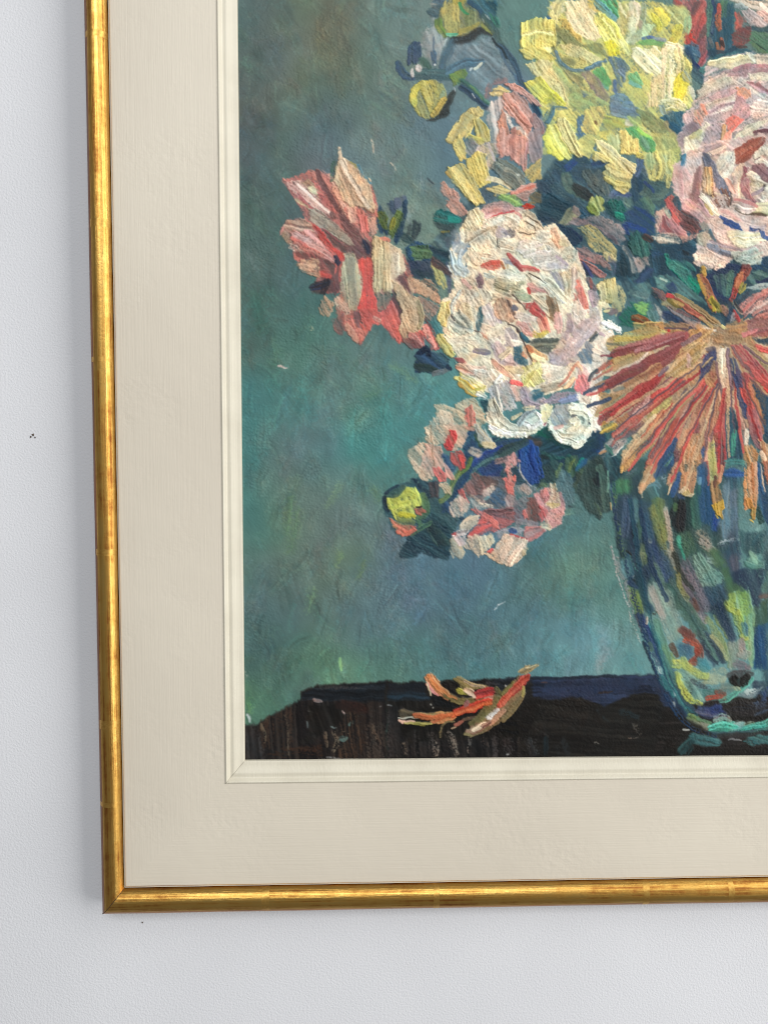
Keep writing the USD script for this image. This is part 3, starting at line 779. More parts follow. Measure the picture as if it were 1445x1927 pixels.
S0s 4f8088/5f9090 70 280,1300 320,1380 400,1445
P1* 3a4a44/2a3a40 80 580,1210 640,1190 700,1260 720,1445 460,1445 500,1340
S1 4a5a3c/556a44 50 480,1280 420,1440
S1 2a3838 60 640,1280 620,1445
P1 d0b8a8/a0a0a0 -30 650,1170 690,1070 780,1010 900,980 880,1060 780,1180 700,1150
S1~ 2a3440/d8d0c8 90 700,1180 860,1040
P1 5a8a78/487868 60 690,1090 760,1120 770,1170 700,1170
S1 c88a58 24 650,1165 690,1150
S0 4f787c/34585f 60 720,1200 740,1330
T 840 800
P0 1c3a50/284858 -30 160,80 270,40 460,120 720,120 860,90 1000,170 1100,220 1300,180 1400,40 1445,200 1380,320 1240,470 1200,600 1160,500 1080,400 1000,520 860,590 760,560 640,560 560,480 480,520 200,520 0,760 0,660 160,420
P1* 2a4f7c/244468 -30 170,80 260,60 300,200 260,290 180,280 160,200
P1* 284470/30508a 20 290,400 380,410 440,340 510,400 500,480 360,500
P1* 36585c/2c4a50 -20 560,180 740,130 740,200 640,260 540,260 480,300
P1* 305050/3a5c58 60 860,400 1010,320 1080,360 1020,520 900,570
P1 2a5c58/206058 40 880,230 1060,300 1160,290 1000,330 900,300
P1* 3a6048/4a6c50 70 1120,310 1220,290 1260,400 1180,490 1120,420
S1* 0f8a78 40 1280,330 1240,430
S1 28588a 40 1310,330 1230,430
S1 6f8a4a 30 1200,330 1150,440
S0 1a282a 40 900,290 960,310
S1 3a3032/4a403c 80 760,110 800,160 870,160
S1* 1f4aa0/2050a8 140 760,200 740,360 820,500
P2* 1e4890/26549c 70 700,190 770,180 860,200 880,330 910,470 860,550 780,560 720,470 690,380
S2* 2a60a4/1c3f80 60 720,200 710,340 750,480 820,540
S2 1c3a80/244c98 50 800,220 810,340 860,460
S1 a8c8c8/80a8b0 14 680,330 700,430 750,520 800,570
P1* 6f8a94/7f9a9c 60 650,570 760,560 860,590 800,640 700,660 650,640
S1 a8a098/8f9090 60 730,580 780,630
P0 4f6a50/5a7858 40 860,550 960,540 940,600 860,600
S1 62825c/4f6f50 36 1080,370 1040,480
P0 5a8088/628a90 70 1080,430 1120,420 1190,520 1200,640 1210,730 1130,780 1060,700 1040,600 1030,520
P1* 2f4544/3a504c 60 1250,520 1340,340 1445,330 1445,890 1380,860 1300,760 1210,640
P1 3a5048/45604f 60 1190,600 1230,450 1300,400 1250,530 1210,640
S1 18242a 24 1400,430 1410,560
S1~ a0a48a 30 1390,730 1445,830
S0 3c5c5c 60 1340,700 1360,840
S0 8ab09c/5f8a80 50 1110,820 1190,820
S0 304850 20 1150,760 1190,770
T 1100 860
P1* 2f4442/3a504c 80 20,100 90,20 170,30 220,130 240,340 250,480 220,520 160,510 150,570 60,520 0,480 -40,300
S1 3a5a54/4a6a60 60 150,100 190,300 200,480
S1 18202a 20 120,150 130,280
S1 1a2428 16 90,200 110,260
S1 6a9a88 16 215,140 225,320
S1 c8a868 12 240,440 255,490
S2 8aa070/c8a850 22 90,430 130,480 155,535
S0 3f5c58 80 40,360 120,520
T 729 230
@ foliage leaf
P1* 2a3f5c/354a68 80 0,760 20,740 70,740 80,840 40,860
P1* 60708a/52627c 70 70,720 180,685 180,730 120,790 80,800
S1* 1f4058/2a4a64 50 170,760 150,880 110,1000 90,1110
P2* 5a7438/66803f 115 10,980 90,830 150,850 140,950 80,1070 40,1090 10,1040
S2 8a9030 40 30,1000 60,910
P1* 2f3f44/38484a 100 180,1080 190,980 240,910 310,940 300,1010 240,1120
S1 2a4a50 60 130,1060 230,1130
P1* 24507a/2a4f68 30 170,1180 280,1110 400,1160 560,1240 580,1320 430,1280 410,1180 250,1160
P1* 1d3a44/254a50 20 400,1180 500,1190 590,1250 560,1330 430,1260
S2* 24567c/1f4a6c 40 200,1190 210,1260 280,1320 410,1310
P2* 4a7048/5a8054 15 220,1170 330,1145 390,1160 400,1220 425,1270 330,1310 250,1300
S1 7a9a78 20 260,1300 320,1305
P0 2f4a58/243f4c 30 180,1280 400,1330 440,1445 220,1445
P2* b8b868/a8b068 60 420,1330 450,1320 500,1390 530,1445 460,1445
S0 455a70 60 560,1340 570,1445
P2* 175a5c/1f6a68 10 430,880 500,820 600,830 640,870 690,920 640,960 500,950 450,930
S1 189080/208a80 50 590,900 670,920
P1* 2a3c40/34484a 10 450,950 620,960 640,1010 600,1050 520,1050
S1 8a8038 26 520,1035 570,1030
S0 4a5a70/5a6878 60 600,1090 560,1160
P1 4f6a78/466070 30 880,620 930,590 1010,660 1030,700 940,760 880,770
P1 45616c 40 690,730 760,790 730,840
T 560 430
P1 35445f/455468 60 1040,300 1260,320 1300,420 1200,480 1100,450 1030,380
P0 2f4a54/284048 40 1060,380 1260,400 1340,560 1230,500 1110,480
P2* c0bc70/b0b068 65 1265,320 1310,340 1370,440 1410,540 1390,570 1310,490 1280,400
S1 28484f/3a6468 60 1200,500 1320,640
P0 58607a/505c70 80 1400,460 1445,460 1445,600 1400,610
P1 3f7c80/4a8a8c 60 1240,880 1320,850 1370,970 1320,1030 1250,960
S1 5a4048/6a5a60 70 1290,300 1440,420
P2* 22354c/2c4460 40 1110,1190 1200,1110 1260,1160 1360,1170 1430,1240 1400,1320 1280,1360 1110,1340 1090,1280
S1 283a34 70 1120,1300 1300,1330
S2 1a283f/34506c 60 1150,1170 1200,1130 1230,1180
S1 6a7478 50 1290,1370 1420,1330
S1 203448 30 1410,1300 1445,1330
T 500 260
P1* 22405a/2c4c64 75 1030,720 1080,620 1110,700 1150,830 1140,910 1070,870
P2* 667a30/55703f 65 1050,690 1090,680 1140,770 1140,860 1100,830 1050,750
P1* 1f405c 80 1300,600 1330,660 1300,780 1290,900 1220,990 1210,960 1280,780
@ flower_bud sepal
T 729 0
P0s 8b8d8a/969690 70 330,310 450,230 560,330 560,410 500,560 430,590 330,540
P0s 6c8086/76898e 40 600,430 800,400 960,340 1120,560 1240,760 1100,740 900,850 760,700 860,600 600,640
P0s 8a8d88 60 430,0 520,0 450,180 420,260
S1 2f4a60/3a5a6c 50 450,10 540,30 620,10
P1* 2c434c/35505a 20 380,100 440,60 540,50 540,130 480,150 410,155
P1* 1f4a58/2f5a68 50 780,0 1000,0 1030,90 1050,230 990,220 900,110
P1 2f6a58/3a7a64 60 960,120 1040,160 1060,260 1010,240
P2* 86824a/767648 60 460,170 540,60 640,0 760,20 850,80 895,190 830,300 740,335 545,345 480,270
S2* b8ab5a/a89c50 150 605,50 600,180 620,300
S2 a8a040/98923c 60 640,20 720,10
S1 6c7850/78825a 120 780,110 790,250
S2* 2f7a50/4a8a58 24 690,40 720,110 760,130
S1 b0a038/a89840 44 690,300 780,270 850,220
S1* 4f6a2c/5a7430 60 480,190 500,270 540,330
S1 a8a048 20 470,250 530,340
S2 3f8a64/70a888 26 570,325 610,335 655,322
S1 1f3a54/264a60 50 770,20 860,80 890,150
S1 b0b8b0 12 560,360 540,400
S1* 2b2d2c/363838 70 620,375 740,370 830,320 900,280 970,310
S1* 8f9244/7a8440 46 905,220 950,260 990,300
S1* 3f5c5a/2c4450 70 900,160 1020,300 1080,430
S2 a8b8b4 14 920,145 965,185
S2 a0a898 8 890,180 910,210
S1 3a4c70/404f68 56 1060,440 1140,540 1210,680 1310,820
S1* 2c4450/3a586a 66 1070,430 1180,610 1250,760 1300,830
S0 1f2c30 22 990,360 1060,450 1140,560
S1* 5a747c 20 1130,560 1200,690
@ flower_bud sepal
P2* 384c66/2f425c 90 190,450 240,400 310,410 320,540 280,600 190,600
P0s 8c8e90 80 320,410 500,400 500,560 400,580
S1* 3f566c 46 430,490 440,590
S0 4a5a6a 16 440,340 430,480
S1* 44606e/3c5868 90 600,400 550,510 520,640
S1* 2e4c54/38585c 110 290,700 440,690 590,710
S1* 2c4660/34506a 64 105,600 150,690 240,730
S1 3f6052/345850 60 330,560 390,620
S1* 3f5c6c/486878 90 590,670 720,600 880,590
P2* 66823c/587838 30 590,700 720,645 745,690 700,760 620,805
S2 c8cdc8/b0b4b8 28 235,650 245,715
S2 b8bcc0 40 300,630 310,660
S2 d0d4cc 14 440,600 455,603
S2 c0c6c2 18 770,655 790,630
S2 c0c4b0 22 820,640 890,600
S1* 2f5550/3f6656 70 700,770 840,880 940,970
S1* 22344a/2c3f54 46 690,820 830,930 935,1010
S1 5f7c4c 18 770,800 850,880 890,930
S2 b8c0c4 10 790,880 820,920
S1* 2c3230/3a403c 50 620,870 560,980 490,1060
P1* 2b302e/3a3e3a -15 365,1125 480,1070 560,1010 590,1050 540,1100 420,1135
S2 c8c8c8 14 620,820 630,850
P2* b0a848/a8a550 65 210,910 260,800 330,755 440,750 510,790 550,880 545,950 470,1060 380,1110 280,1070 230,990
S2 b0ac34/c0b840 56 240,960 260,850 360,770
S1 7f9474 44 510,930 520,860
S2 b8a048/a89440 40 420,1080 500,980 540,930
S2 a8a44a/bab45c 90 340,800 400,950
T 1156 0
@ red_flower petal
P0 a85850/b86860 70 560,0 870,0 880,500 820,640 760,460 690,300 690,100
P1 8a5a58/a8605a 60 620,60 720,0 840,0 740,130 700,120
S2* c05048/b05a54 70 830,40 760,160 700,280
S1 6a4f58/844f52 60 740,120 760,60 800,20
S2* d03830/c84038 80 700,300 690,350 740,400
S1* a84a48/b85a55 90 840,170 790,280 800,380
S1 804a50/9a4a4a 60 860,260 800,370
S2* 9a4858/a84a50 80 840,390 820,480 850,540
S2* c84050/b84858 50 870,500 830,560 800,610
S1 c85048 40 560,10 620,40
@ foliage leaf
P0 2a4f60/34586a 85 870,0 960,0 1060,0 1110,80 1130,360 1200,460 1445,540 1300,520 1000,540 880,560 870,400
S1* 5f8a78/4f7a6c 50 890,10 895,150 880,320
S1* 34506a/2a4068 50 930,20 940,160 910,320
S1 5f7f8a 12 945,130 920,290
S2* c06a48/b87850 46 980,50 975,150 990,270
S1 c85a48 40 990,50 970,110
S1* 4a7058/54805c 60 1035,20 1035,140
S1* 2f5f70/285466 90 1080,60 1080,240 1080,380
S1* 70787c 30 900,360 920,430
S2* 8a5038/a85a40 50 1000,380 1010,440 980,490
S1 3a2a28 30 1010,390 1030,430
S2 b0653f 24 960,400 980,480
S1* 284c58/203f50 60 900,500 1050,500 1150,440
S1* 3f7078/2f6068 50 960,540 1060,520 1170,500
S1* 4a8088/34606c 50 1180,480 1280,500
P1* 5a8060/4f7858 30 1280,290 1445,260 1445,540 1330,500 1270,380
S1 7a9058/5f8060 40 1310,420 1380,480 1440,520
S1 243830 10 1330,410 1420,470
S1 34545c/3c5a6a 60 1290,240 1370,260 1445,270
P2* 3c6484/4a7894 30 645,430 720,400 790,440 800,520 770,580 700,540 660,480
S2 24386c/1f3a60 40 650,480 720,570 790,640
S1 7fa8b8 10 700,480 770,520
S1* 44566f/3a5468 80 720,640 780,700 830,740
S2* 3f8a88/5aa098 60 830,660 900,650 990,640
S2 2a5f68 20 940,640 980,690
S1 3c5a68/486a70 60 740,700 830,760
@ peach_flower petal
P2* d8bca0/e0c8b0 20 1080,0 1445,0 1445,120 1380,160 1300,90 1200,70 1130,30
P2* c8a8a0/d0b8b0 40 1180,100 1260,80 1360,140 1440,220 1400,240 1280,220 1220,180
P2* d89888/e0b0a0 30 1340,120 1445,90 1445,220
S2 7a96a0/a8b4b0 40 1140,60 1240,70
S1 f0d8c0 40 1380,40 1440,100
P1* d86050/c85a4c 80 1130,120 1170,110 1210,200 1190,290 1130,270
P1* 7a4440/6a3c3c 20 1110,330 1180,260 1280,230 1270,380 1200,430 1130,410
S1 5a3438 30 1160,430 1240,440
@ yellow_flower petal
T 1018 0
P0 c0b860/b8b458 50 -20,300 60,120 90,0 1010,0 1360,60 1400,250 1340,420 1400,620 1420,800 1420,1000 1130,1110 1240,1240 1320,1445 0,1445 60,1250 -20,1000 -60,600
P1* d8cfa8/c8c098 75 80,60 120,0 220,0 220,100 160,150 100,130
S1* a0a068/b0ac70 60 190,0 150,90 130,180
P2* e8d4a4/dcc89c 60 250,0 440,0 490,60 500,150 540,280 560,340 500,370 400,340 320,270 250,180 240,80
S2 f0e4b8/e0d4a8 50 280,200 330,280 430,350
P2* c8a850/b89840 60 170,160 240,190 300,280 370,340 380,400 320,370 230,260
S1 d8b850 50 460,30 580,100
P2* d8d060/e0d870 60 490,140 530,110 600,140 740,270 800,400 830,520 760,500 600,400 560,300
S3 e8e080/d0cc58 60 600,160 690,270 790,440
P2* d0c828/d8cc20 70 600,400 680,380 740,440 740,520 650,520
S2 e0dc90/c8c870 40 760,380 820,510
P2* 3f8a60/50986c 55 530,0 700,0 740,100 740,180 690,190 640,120
S2* 4a7c80/5f9498 60 520,20 600,100 690,180
S1 6a98a0 40 660,130 720,190
P1 b0a860/c8bc7c 70 740,20 840,60 850,240 800,330 700,210 745,160
S2 d0c890 30 740,40 800,160
S1* d8c8a0/e0d0b0 120 860,60 880,160 860,260
S1 c8d0b0/b8c8a0 70 870,180 850,320 830,380
S1 e8d0b0 50 900,40 930,120
S1* 98a080/a8ac90 50 960,40 960,160 930,260
S1 a0927a/8f7f68 24 940,200 930,270
S1* 9aa488/8a9a80 70 960,290 900,340 860,390
P1* c8d8a0/b8d0a0 60 960,220 1060,240 1000,330 950,330
P1* d8c840/c8bc48 60 1010,90 1080,70 1200,60 1220,180 1140,280 1080,220 1020,160
S2 e0d430/d0c838 60 1060,140 1110,260
P1 a8ac60/b8b870 50 1120,30 1260,60 1390,110 1400,230 1320,260 1220,140
S1 98b080/88a878 60 1380,180 1380,300
S2 d8cc40/c8b838 90 1290,270 1250,370
S1 8a6a30 30 1230,360 1210,400
S1 d0c048/e0d050 80 1240,400 1300,300
S2 e8d8b0/f0e4c4 70 1200,420 1320,450
S1* 3f5f98/5068a0 30 960,350 1060,345
S1* 70809a/808c90 50 1080,360 1160,370
P1* 68a05c/5a9854 5 900,410 960,370 1060,380 1160,390 1140,430 1000,420
P2* 6f7a50/7c8658 55 90,250 150,220 260,290 370,420 300,430 180,370 140,480 90,430
S2* 8a8f5c/6f7848 80 170,290 260,380 360,440
P2* c8c080/b0ac70 30 180,420 300,430 440,480 560,560 500,590 380,560 250,520
P2 c8b860/bcae5c 20 190,500 300,530 420,570 430,630 300,640 220,600
S1 787848 60 230,560 300,590
P1* 7c8450/6f7c4c 40 400,430 500,400 580,400 600,520 520,500
S2* 4f6f80/5a7a8a 34 150,490 180,580 250,640 360,665 430,650
S2* 446478/507084 50 430,650 510,610 600,580
P2 d8d078/e0d888 60 -20,230 40,150 90,200 100,330 90,480 0,460
S2 d0c880 50 100,120 140,200
S1* 2f5a78 24 60,140 110,200
P2* d8cc88/c8b878 50 0,500 60,560 160,700 250,830 240,990 170,950 90,860 0,740
S3 e0d890/c0b070 70 20,640 140,760 230,950
S2* d0cc30/d8d050 80 0,770 90,880 200,970
S1 b8b030 60 0,880 80,950
P1* 9aa868/8a9c60 50 100,600 200,700 300,800 420,850 300,900 260,960
P2* 7a7c50/8a8858 45 200,650 330,700 440,760 400,820 300,760
P1* 58a060/4a9458 55 490,670 560,620 610,620 630,720 650,790 600,840 540,790
S1 6aa890 40 560,800 620,830
S1 c0c468 50 600,600 640,680
S1 8a7c74/7a6c68 90 440,700 510,790 600,920
P1 b8b060 60 380,760 430,740 440,850 400,850
P2* 5f7886/4f687a 70 610,550 680,530 770,570 830,640 800,710 770,820 700,780 690,660
S2* 6a7c88 50 740,680 780,730
S1* 5a6c80/4a6080 70 700,780 720,900
P2* 4f6888/5f7890 10 650,910 780,890 860,980 900,1020 960,1070 880,1120 720,1110 660,1060
S2 6f808c/5f7484 70 680,1010 820,1060 940,1080
P1* 98a868/88a060 30 260,900 420,850 560,920 640,980 620,1050 400,1030 280,990
P0 4f6a80 40 375,850 430,890 400,905
P2* e0d8b0/e8dcb8 40 850,450 960,460 1100,440 1170,560 1150,680 1050,710 980,660 880,560
P2* e8dcb0/d0b488 90 1150,450 1290,430 1340,480 1270,640 1280,760 1200,920 1130,920 1140,700
S2 f0e0a0/e8d080 80 1290,480 1310,680
S2* e0d068/d8cc70 60 1370,540 1400,640
S1 d0c89c 60 1060,720 1040,880 1010,990
P1* c8c068/b8b458 50 800,690 1050,690 1020,930 940,1010 880,1000 780,840
P2* d8c080/d8b884 85 1060,720 1130,700 1140,920 1110,1010 1010,990
S2* e0d020/d8c828 130 1330,740 1320,840 1290,920
S2 d0c868 40 1370,940 1390,990
P2* 4f9868/5fa070 40 820,720 900,680 950,770 950,830 880,820 830,780
S1 6fa898 30 840,780 940,820
S2* d8d0a0/c8c090 90 1150,980 1240,960 1330,1000
S1 6a7c84/8a988c 40 1130,1000 1170,1070 1250,1060
S2 a8a870/80907c 60 1350,700 1390,760
S1 d8d8c0 50 1400,830 1430,910
P1 20405a/28506a 60 1340,430 1400,440 1450,620 1380,540
P2* 1f4a60/2a5468 60 1130,1100 1200,1070 1340,1040 1330,1270 1280,1250 1220,1180
P1* b8ac50/c8b85c 50 0,1000 120,1010 240,1000 360,1070 340,1200 240,1130 100,1120
S2* 446878/3a6078 60 50,1130 110,1020
S1 3f6078 30 150,1015 240,1010
P2* 4a6c88/3f6080 70 350,1080 410,1070 390,1180 370,1260 410,1260 420,1280 350,1310 340,1260
P2* c8b060/c0b058 60 410,1040 480,1000 600,1000 620,1060 540,1180 520,1260 440,1270 390,1230
S1 6a5030 20 505,1140 515,1160
P1 a8a848/98a048 20 600,1080 760,1130 820,1180 700,1210 580,1170
S1 d8c8b8 50 800,1150 850,1160
P1* 889858/98a858 40 810,1100 930,1100 960,1200 880,1180
P2* 8a8c58/747c4c 45 900,1040 1000,1050 1130,1120 1200,1230 1080,1260 980,1180
S1 6a7444 40 960,1080 1060,1160
S1 8a7c58/a09458 60 1180,1170 1260,1280
P1 b8b868/a8a85c 70 1060,1260 1240,1250 1300,1330 1330,1445 1080,1445
P2* 60a05c/50985c 55 800,1200 860,1180 960,1230 1050,1320 1080,1445 960,1400 900,1300 830,1260
S2 80b04c 30 900,1200 1000,1280
S1 5a7868 50 960,1320 1000,1400
P3* d8bc60/e0c468 82 730,1230 790,1220 840,1290 920,1300 920,1445 750,1445
S1 4a6038 30 870,1290 890,1320
P1 c8b850/b8ac50 30 520,1240 640,1220 720,1280 720,1340 600,1300
S0 b0b470/a0ac70 80 660,1290 700,1390
P3* d8cc60/c8c058 60 50,1250 120,1170 160,1170 240,1260 340,1400 360,1445 160,1445 80,1380
S3* c8b870/d8cc80 90 180,1140 260,1290 360,1440
S2* d8d830/c8cc30 80 60,1290 90,1420
T 1000 230
S2* d0c430/d8d048 90 160,120 190,220 280,330
S3* e0dc70/d0c850 100 190,60 260,190 340,320
S3* c8b870/d0c47c 110 300,20 360,160 430,280
P1 b8b05c/c8bc60 30 440,170 560,110 620,160 560,280 540,360 500,310 470,290
S1 4a6c80 30 600,210 560,370
P1 c0b45c/b8b058 80 530,240 590,280 600,350 560,350
P3* e0d08c/d0c078 50 600,170 660,160 760,230 880,350 970,410 980,460 930,540 820,480 700,340 610,230
S3* f0e0a0/d8c880 50 650,190 800,310 950,440
P3* d0c070/c8b868 30 580,290 650,270 780,400 940,510 930,600 900,650 850,660 760,600 660,470 720,380 600,350
S3* e0d488/c0b068 50 700,420 800,480 930,520
S3* d0c46c/b8ac60 50 700,520 800,580 900,600
P1 a8b078/b8bc80 80 730,140 820,120 840,240 780,220
P3* dcc060/e0c870 82 820,90 900,110 930,170 1000,150 1010,230 990,300 930,290 850,240
S2 c8b040/d0bc48 50 1000,300 1060,330
P2* 60a058/50985c 50 890,60 950,40 1050,110 1160,190 1160,290 1080,270 1000,140 920,90
S2 80b848 26 1000,60 1130,150
S1 588068/6a9078 60 1040,150 1090,240
P1 b8b860/c8c46c 85 1050,300 1150,290 1240,240 1400,220 1400,500 1290,560 1270,600 1250,560 1120,530 1060,420
P1 909858/a8a860 60 1150,140 1240,150 1380,160 1390,240 1230,260
S1* 88a070/98a878 80 1110,330 1120,420
S3* d0c880/c8c068 60 1200,300 1230,430 1200,520
S2 c8c070/b0b05c 50 1310,300 1330,460
S2 b8b468 40 1290,500 1280,600
S1 1f4a60 60 1320,30 1410,90
@ yellow_flower petal
T 729 0
P3* d8d068/ccc45c 88 1265,215 1350,175 1445,160 1580,190 1590,430 1445,440 1330,450 1250,455
P3* d4cc64/c8bc5c 30 1240,470 1310,440 1445,440 1590,560 1445,570 1290,545
P2 b8b070/c4bc80 60 1310,600 1445,570 1560,600 1445,740 1380,690
P3* dcd454/d0c84c 42 1290,785 1370,735 1445,720 1540,880 1445,950 1370,900
S3* e4dc88 40 1280,330 1400,300 1540,320
@ pink_gold_flower petal
T 729 0
P1 b8a8a0/c4b4a8 80 950,1000 1090,880 1110,1050 1050,1200 1030,1445 850,1445 850,1320 960,1280 940,1140
S0 8a6a70/7a5c68 60 960,800 940,900
S1 9a7478/8a646c 60 1020,770 1110,750
P2* d0b060/d8bc70 10 970,860 1050,810 1140,840 1150,890 1040,910 980,890
P3* d09888/c88c80 45 1110,790 1200,780 1330,880 1445,990 1400,1000 1340,960 1200,860
P3* c88c78/d09c8c 50 1090,900 1180,860 1320,960 1370,1130 1340,1280 1220,1150 1110,1020
S3 d8a898/b87c6c 60 1120,900 1230,1030 1340,1180
P2* d8c8b8/c0ac9c 70 1100,1060 1150,1070 1170,1160 1280,1210 1330,1290 1240,1250 1150,1230 1110,1120
P3* c0846c/b47860 75 1040,1150 1080,1040 1110,1080 1130,1240 1140,1320 1110,1445 1050,1445
P3* cc9880/c08c74 88 1150,1200 1240,1230 1330,1300 1330,1445 1140,1445
S1 6a6070 26 1250,1280 1260,1360
S2* 9a6c68/8a5c60 80 1380,1110 1445,1230
P2* a88c88/9c7c80 60 1370,1100 1445,1120 1445,1300 1380,1280
P1 8a7480/947c88 80 1340,1280 1445,1280 1445,1445 1340,1445
P3* d4bc6c/c8b060 118 545,1310 620,1200 720,1070 800,1010 890,1090 830,1130 760,1270 610,1350
P3* d8c070/d0b868 60 790,1030 860,1000 915,1030 900,1090 840,1110
P3* d0b85c/c8b058 70 810,1140 870,1120 960,1210 960,1330 860,1350 820,1240
S2 c8b848/b8ac50 60 780,1290 880,1330
S2 c0a050 30 555,1320 600,1340
T 729 230
P3* d4bc64/ccb45c 62 620,180 680,120 740,250 740,340 690,355 650,260
P1 6f747c/7f8488 60 730,170 790,150 850,200 830,280 780,310 730,260
P2 c0b090/b8a8a0 70 860,230 960,190 1040,200 1030,330 980,430 930,450 940,320
P3* d0bc5c/d8c464 70 750,350 860,280 930,300 940,430 970,560 860,610 800,500 740,400
P3* d8c264/ccb45a 58 545,440 640,400 720,390 790,500 860,640 910,750 830,790 740,700 640,590 580,510
S3 e4d080/d0b860 70 620,440 720,560 840,750
S2 b89848 26 555,470 590,510
S1 d8c8a0 50 950,520 1100,560 1160,600
P3* cc9484/c08474 88 1050,180 1140,120 1330,150 1320,300 1300,460 1240,400 1140,300 1050,330
S2 d8a090/e0b0a0 50 1080,60 1090,280
S2 b07468 50 1180,60 1170,340
S2 c07080/d88890 24 1320,200 1300,340
P1 8c747c/9c848c 70 1340,100 1445,60 1445,330 1370,380 1330,380
P3* 7a7c6c/6a6f64 40 980,430 1040,330 1120,370 1240,440 1290,510 1280,600 1190,625 1100,540
S2 8f9080/5f645c 50 1030,400 1180,500 1260,580
S2 d8d4c4 24 1220,500 1235,505
P2* d0b058/c4a450 -40 1290,470 1400,380 1445,340 1445,520 1360,560 1310,520
P2* d0b460/d8bc68 15 950,630 1050,590 1150,640 1090,670 1010,690
P3* c89080/d8a090 -15 1160,650 1280,590 1400,570 1420,610 1340,680 1310,750 1230,720 1190,680
S2 b87060/d09080 30 1180,670 1380,600
P2* 88b058/78a84c 25 1030,720 1090,680 1200,680 1250,730 1260,770 1190,800 1110,750
S2 98c060 40 1080,700 1220,760
P2* c8a090/b89488 -12 890,790 1000,740 1140,760 1180,800 1000,860 900,870
S2 c89898/d0a8a0 50 900,840 1060,830 1150,800
P2* b83020/a02818 20 1270,790 1310,760 1380,790 1350,830 1290,820
P1 8a7040/5a5440 20 1330,700 1400,660 1445,640 1445,750 1350,780
P2* b88470/c09080 65 495,560 540,545 620,630 680,700 660,730 590,740 530,680
P2* bc8c7c/b08070 50 550,740 640,720 720,790 750,860 690,885 600,840 560,790
S1 2a4050 50 1420,560 1445,640
S0 2a343c 8 375,520 440,585
@ pink_rose petal
T 1156 0
P1 d8bcb0/d0b0a8 -20 650,1080 720,980 840,880 840,720 870,600 1000,540 1300,490 1500,520 1560,700 1560,1445 640,1445 600,1300 640,1200
P3* e8d4a0/dccaa0 -10 870,590 960,560 1100,540 1260,520 1330,560 1300,600 1100,630 980,640 900,620
S3 e8d8a8/f0e4b8 50 900,600 1080,560 1300,530
P2* e8dcc0/dcd0b4 40 1240,490 1320,520 1370,600 1300,590
P2* e0c8a8/d8bc9c 5 1300,520 1445,540 1600,560 1600,640 1340,620
P2* a86870/b87880 -15 1000,690 1120,640 1260,630 1445,640 1445,680 1260,680 1230,720 1100,700
S2* c08080/b07078 40 1120,650 1300,620 1440,620
P2* d8ccb0/d0c0a8 5 1250,690 1445,680 1600,680 1600,760 1300,740
P3* dccca8/d4c4a8 -25 820,800 900,740 1060,720 1100,740 1140,790 1040,800 900,860 780,930
S3 e4d8b4/d0bca4 60 800,860 900,800 1080,750
P2* d8b8a0/d0a898 -30 900,720 1000,690 1060,700 1000,740 880,780
P2* d0c0b0/dcccb8 35 1130,730 1260,760 1400,880 1445,930 1380,930 1240,830 1140,770
P2* b06068/c07880 30 1250,770 1360,770 1445,860 1445,900 1340,850
P2* dc9878/d89080 20 1150,820 1260,840 1280,890 1200,920 1160,880
P2* b88890/c09898 -30 900,920 1000,850 1100,830 1150,860 1060,920 920,970
P3* d8c8b4/e0d0bc -20 860,990 960,940 1120,900 1140,960 1120,1010 960,1060 860,1080
S3 c8a8a4/dcc8b8 40 870,1060 1000,1000 1130,970
P2* c89890/b88888 -40 1120,960 1160,900 1220,930 1280,1020 1270,1090 1160,1140 1080,1120 1120,1040
P2* c8a0a4/c09498 -15 860,1090 980,1050 1110,1040 1040,1130 900,1160 840,1140
P2* d8a088/dc8c70 60 750,1040 800,990 860,985 870,1060 800,1180 740,1140
S1 c0a078 30 740,1040 760,1080
P2* d0b0a8/c8a8a4 60 660,1070 740,1030 740,1130 660,1160
P1* 8f7080/987888 40 600,1290 660,1180 740,1150 800,1190 780,1240 700,1290 640,1380 610,1350
P2* e0d8b8/d8ccb0 60 670,1300 740,1260 860,1150 890,1170 820,1340 760,1445 660,1445
S2* c8c088/b8b070 60 740,1290 800,1240
P2* bc98a0/b08c98 50 860,1200 1010,1140 1010,1340 940,1360 830,1340
P3* e0a060/d89858 85 1010,1200 1060,1160 1050,1300 1020,1380 990,1330
P2* d87868/d06c60 -50 1060,1120 1120,1080 1200,1120 1100,1240 1070,1300
P2* e0a088/d88870 -60 1040,1260 1100,1230 1090,1320 1040,1400 1000,1380
P2* e0c8b8/e8d4c0 15 1280,980 1340,930 1445,920 1600,920 1600,1060 1445,1060 1340,1110 1290,1100
P2* ecd8c4/e4ccb8 -10 1240,1180 1445,1100 1600,1080 1600,1180 1445,1190 1330,1200
P3* e4dcbc/d8ccac -30 1120,1290 1240,1180 1360,1140 1445,1130 1340,1220 1300,1290 1180,1350 1110,1350
S2 8a8c94 24 1120,1280 1150,1240
P2* d8ccb4/c8bcac -30 1130,1360 1240,1280 1340,1240 1320,1310 1200,1390
P2* 803848/6a3040 -10 1310,1240 1400,1210 1600,1200 1600,1240 1420,1270 1330,1330
P2* 8a4438/7a3830 -25 1120,1400 1240,1350 1340,1310 1420,1310 1380,1370 1260,1445 1130,1445
T 1156 200
P1o d4b8a8/c4a498 30 560,560 700,430 1000,330 1445,250 1560,250 1560,1300 1445,1400 1200,1400 1040,1480 780,1480 760,1300 880,1150 680,1000 600,860 540,760
P2* 8f4a38/7c3c30 -35 1120,410 1240,340 1340,300 1420,300 1380,370 1300,450 1270,510 1200,540 1140,540
S2 a86048/8a4838 50 1140,430 1260,370 1340,330
P3* e4dcc4/d8ccb0 20 1320,440 1400,370 1445,360 1600,380 1600,480 1445,480 1400,460 1310,500
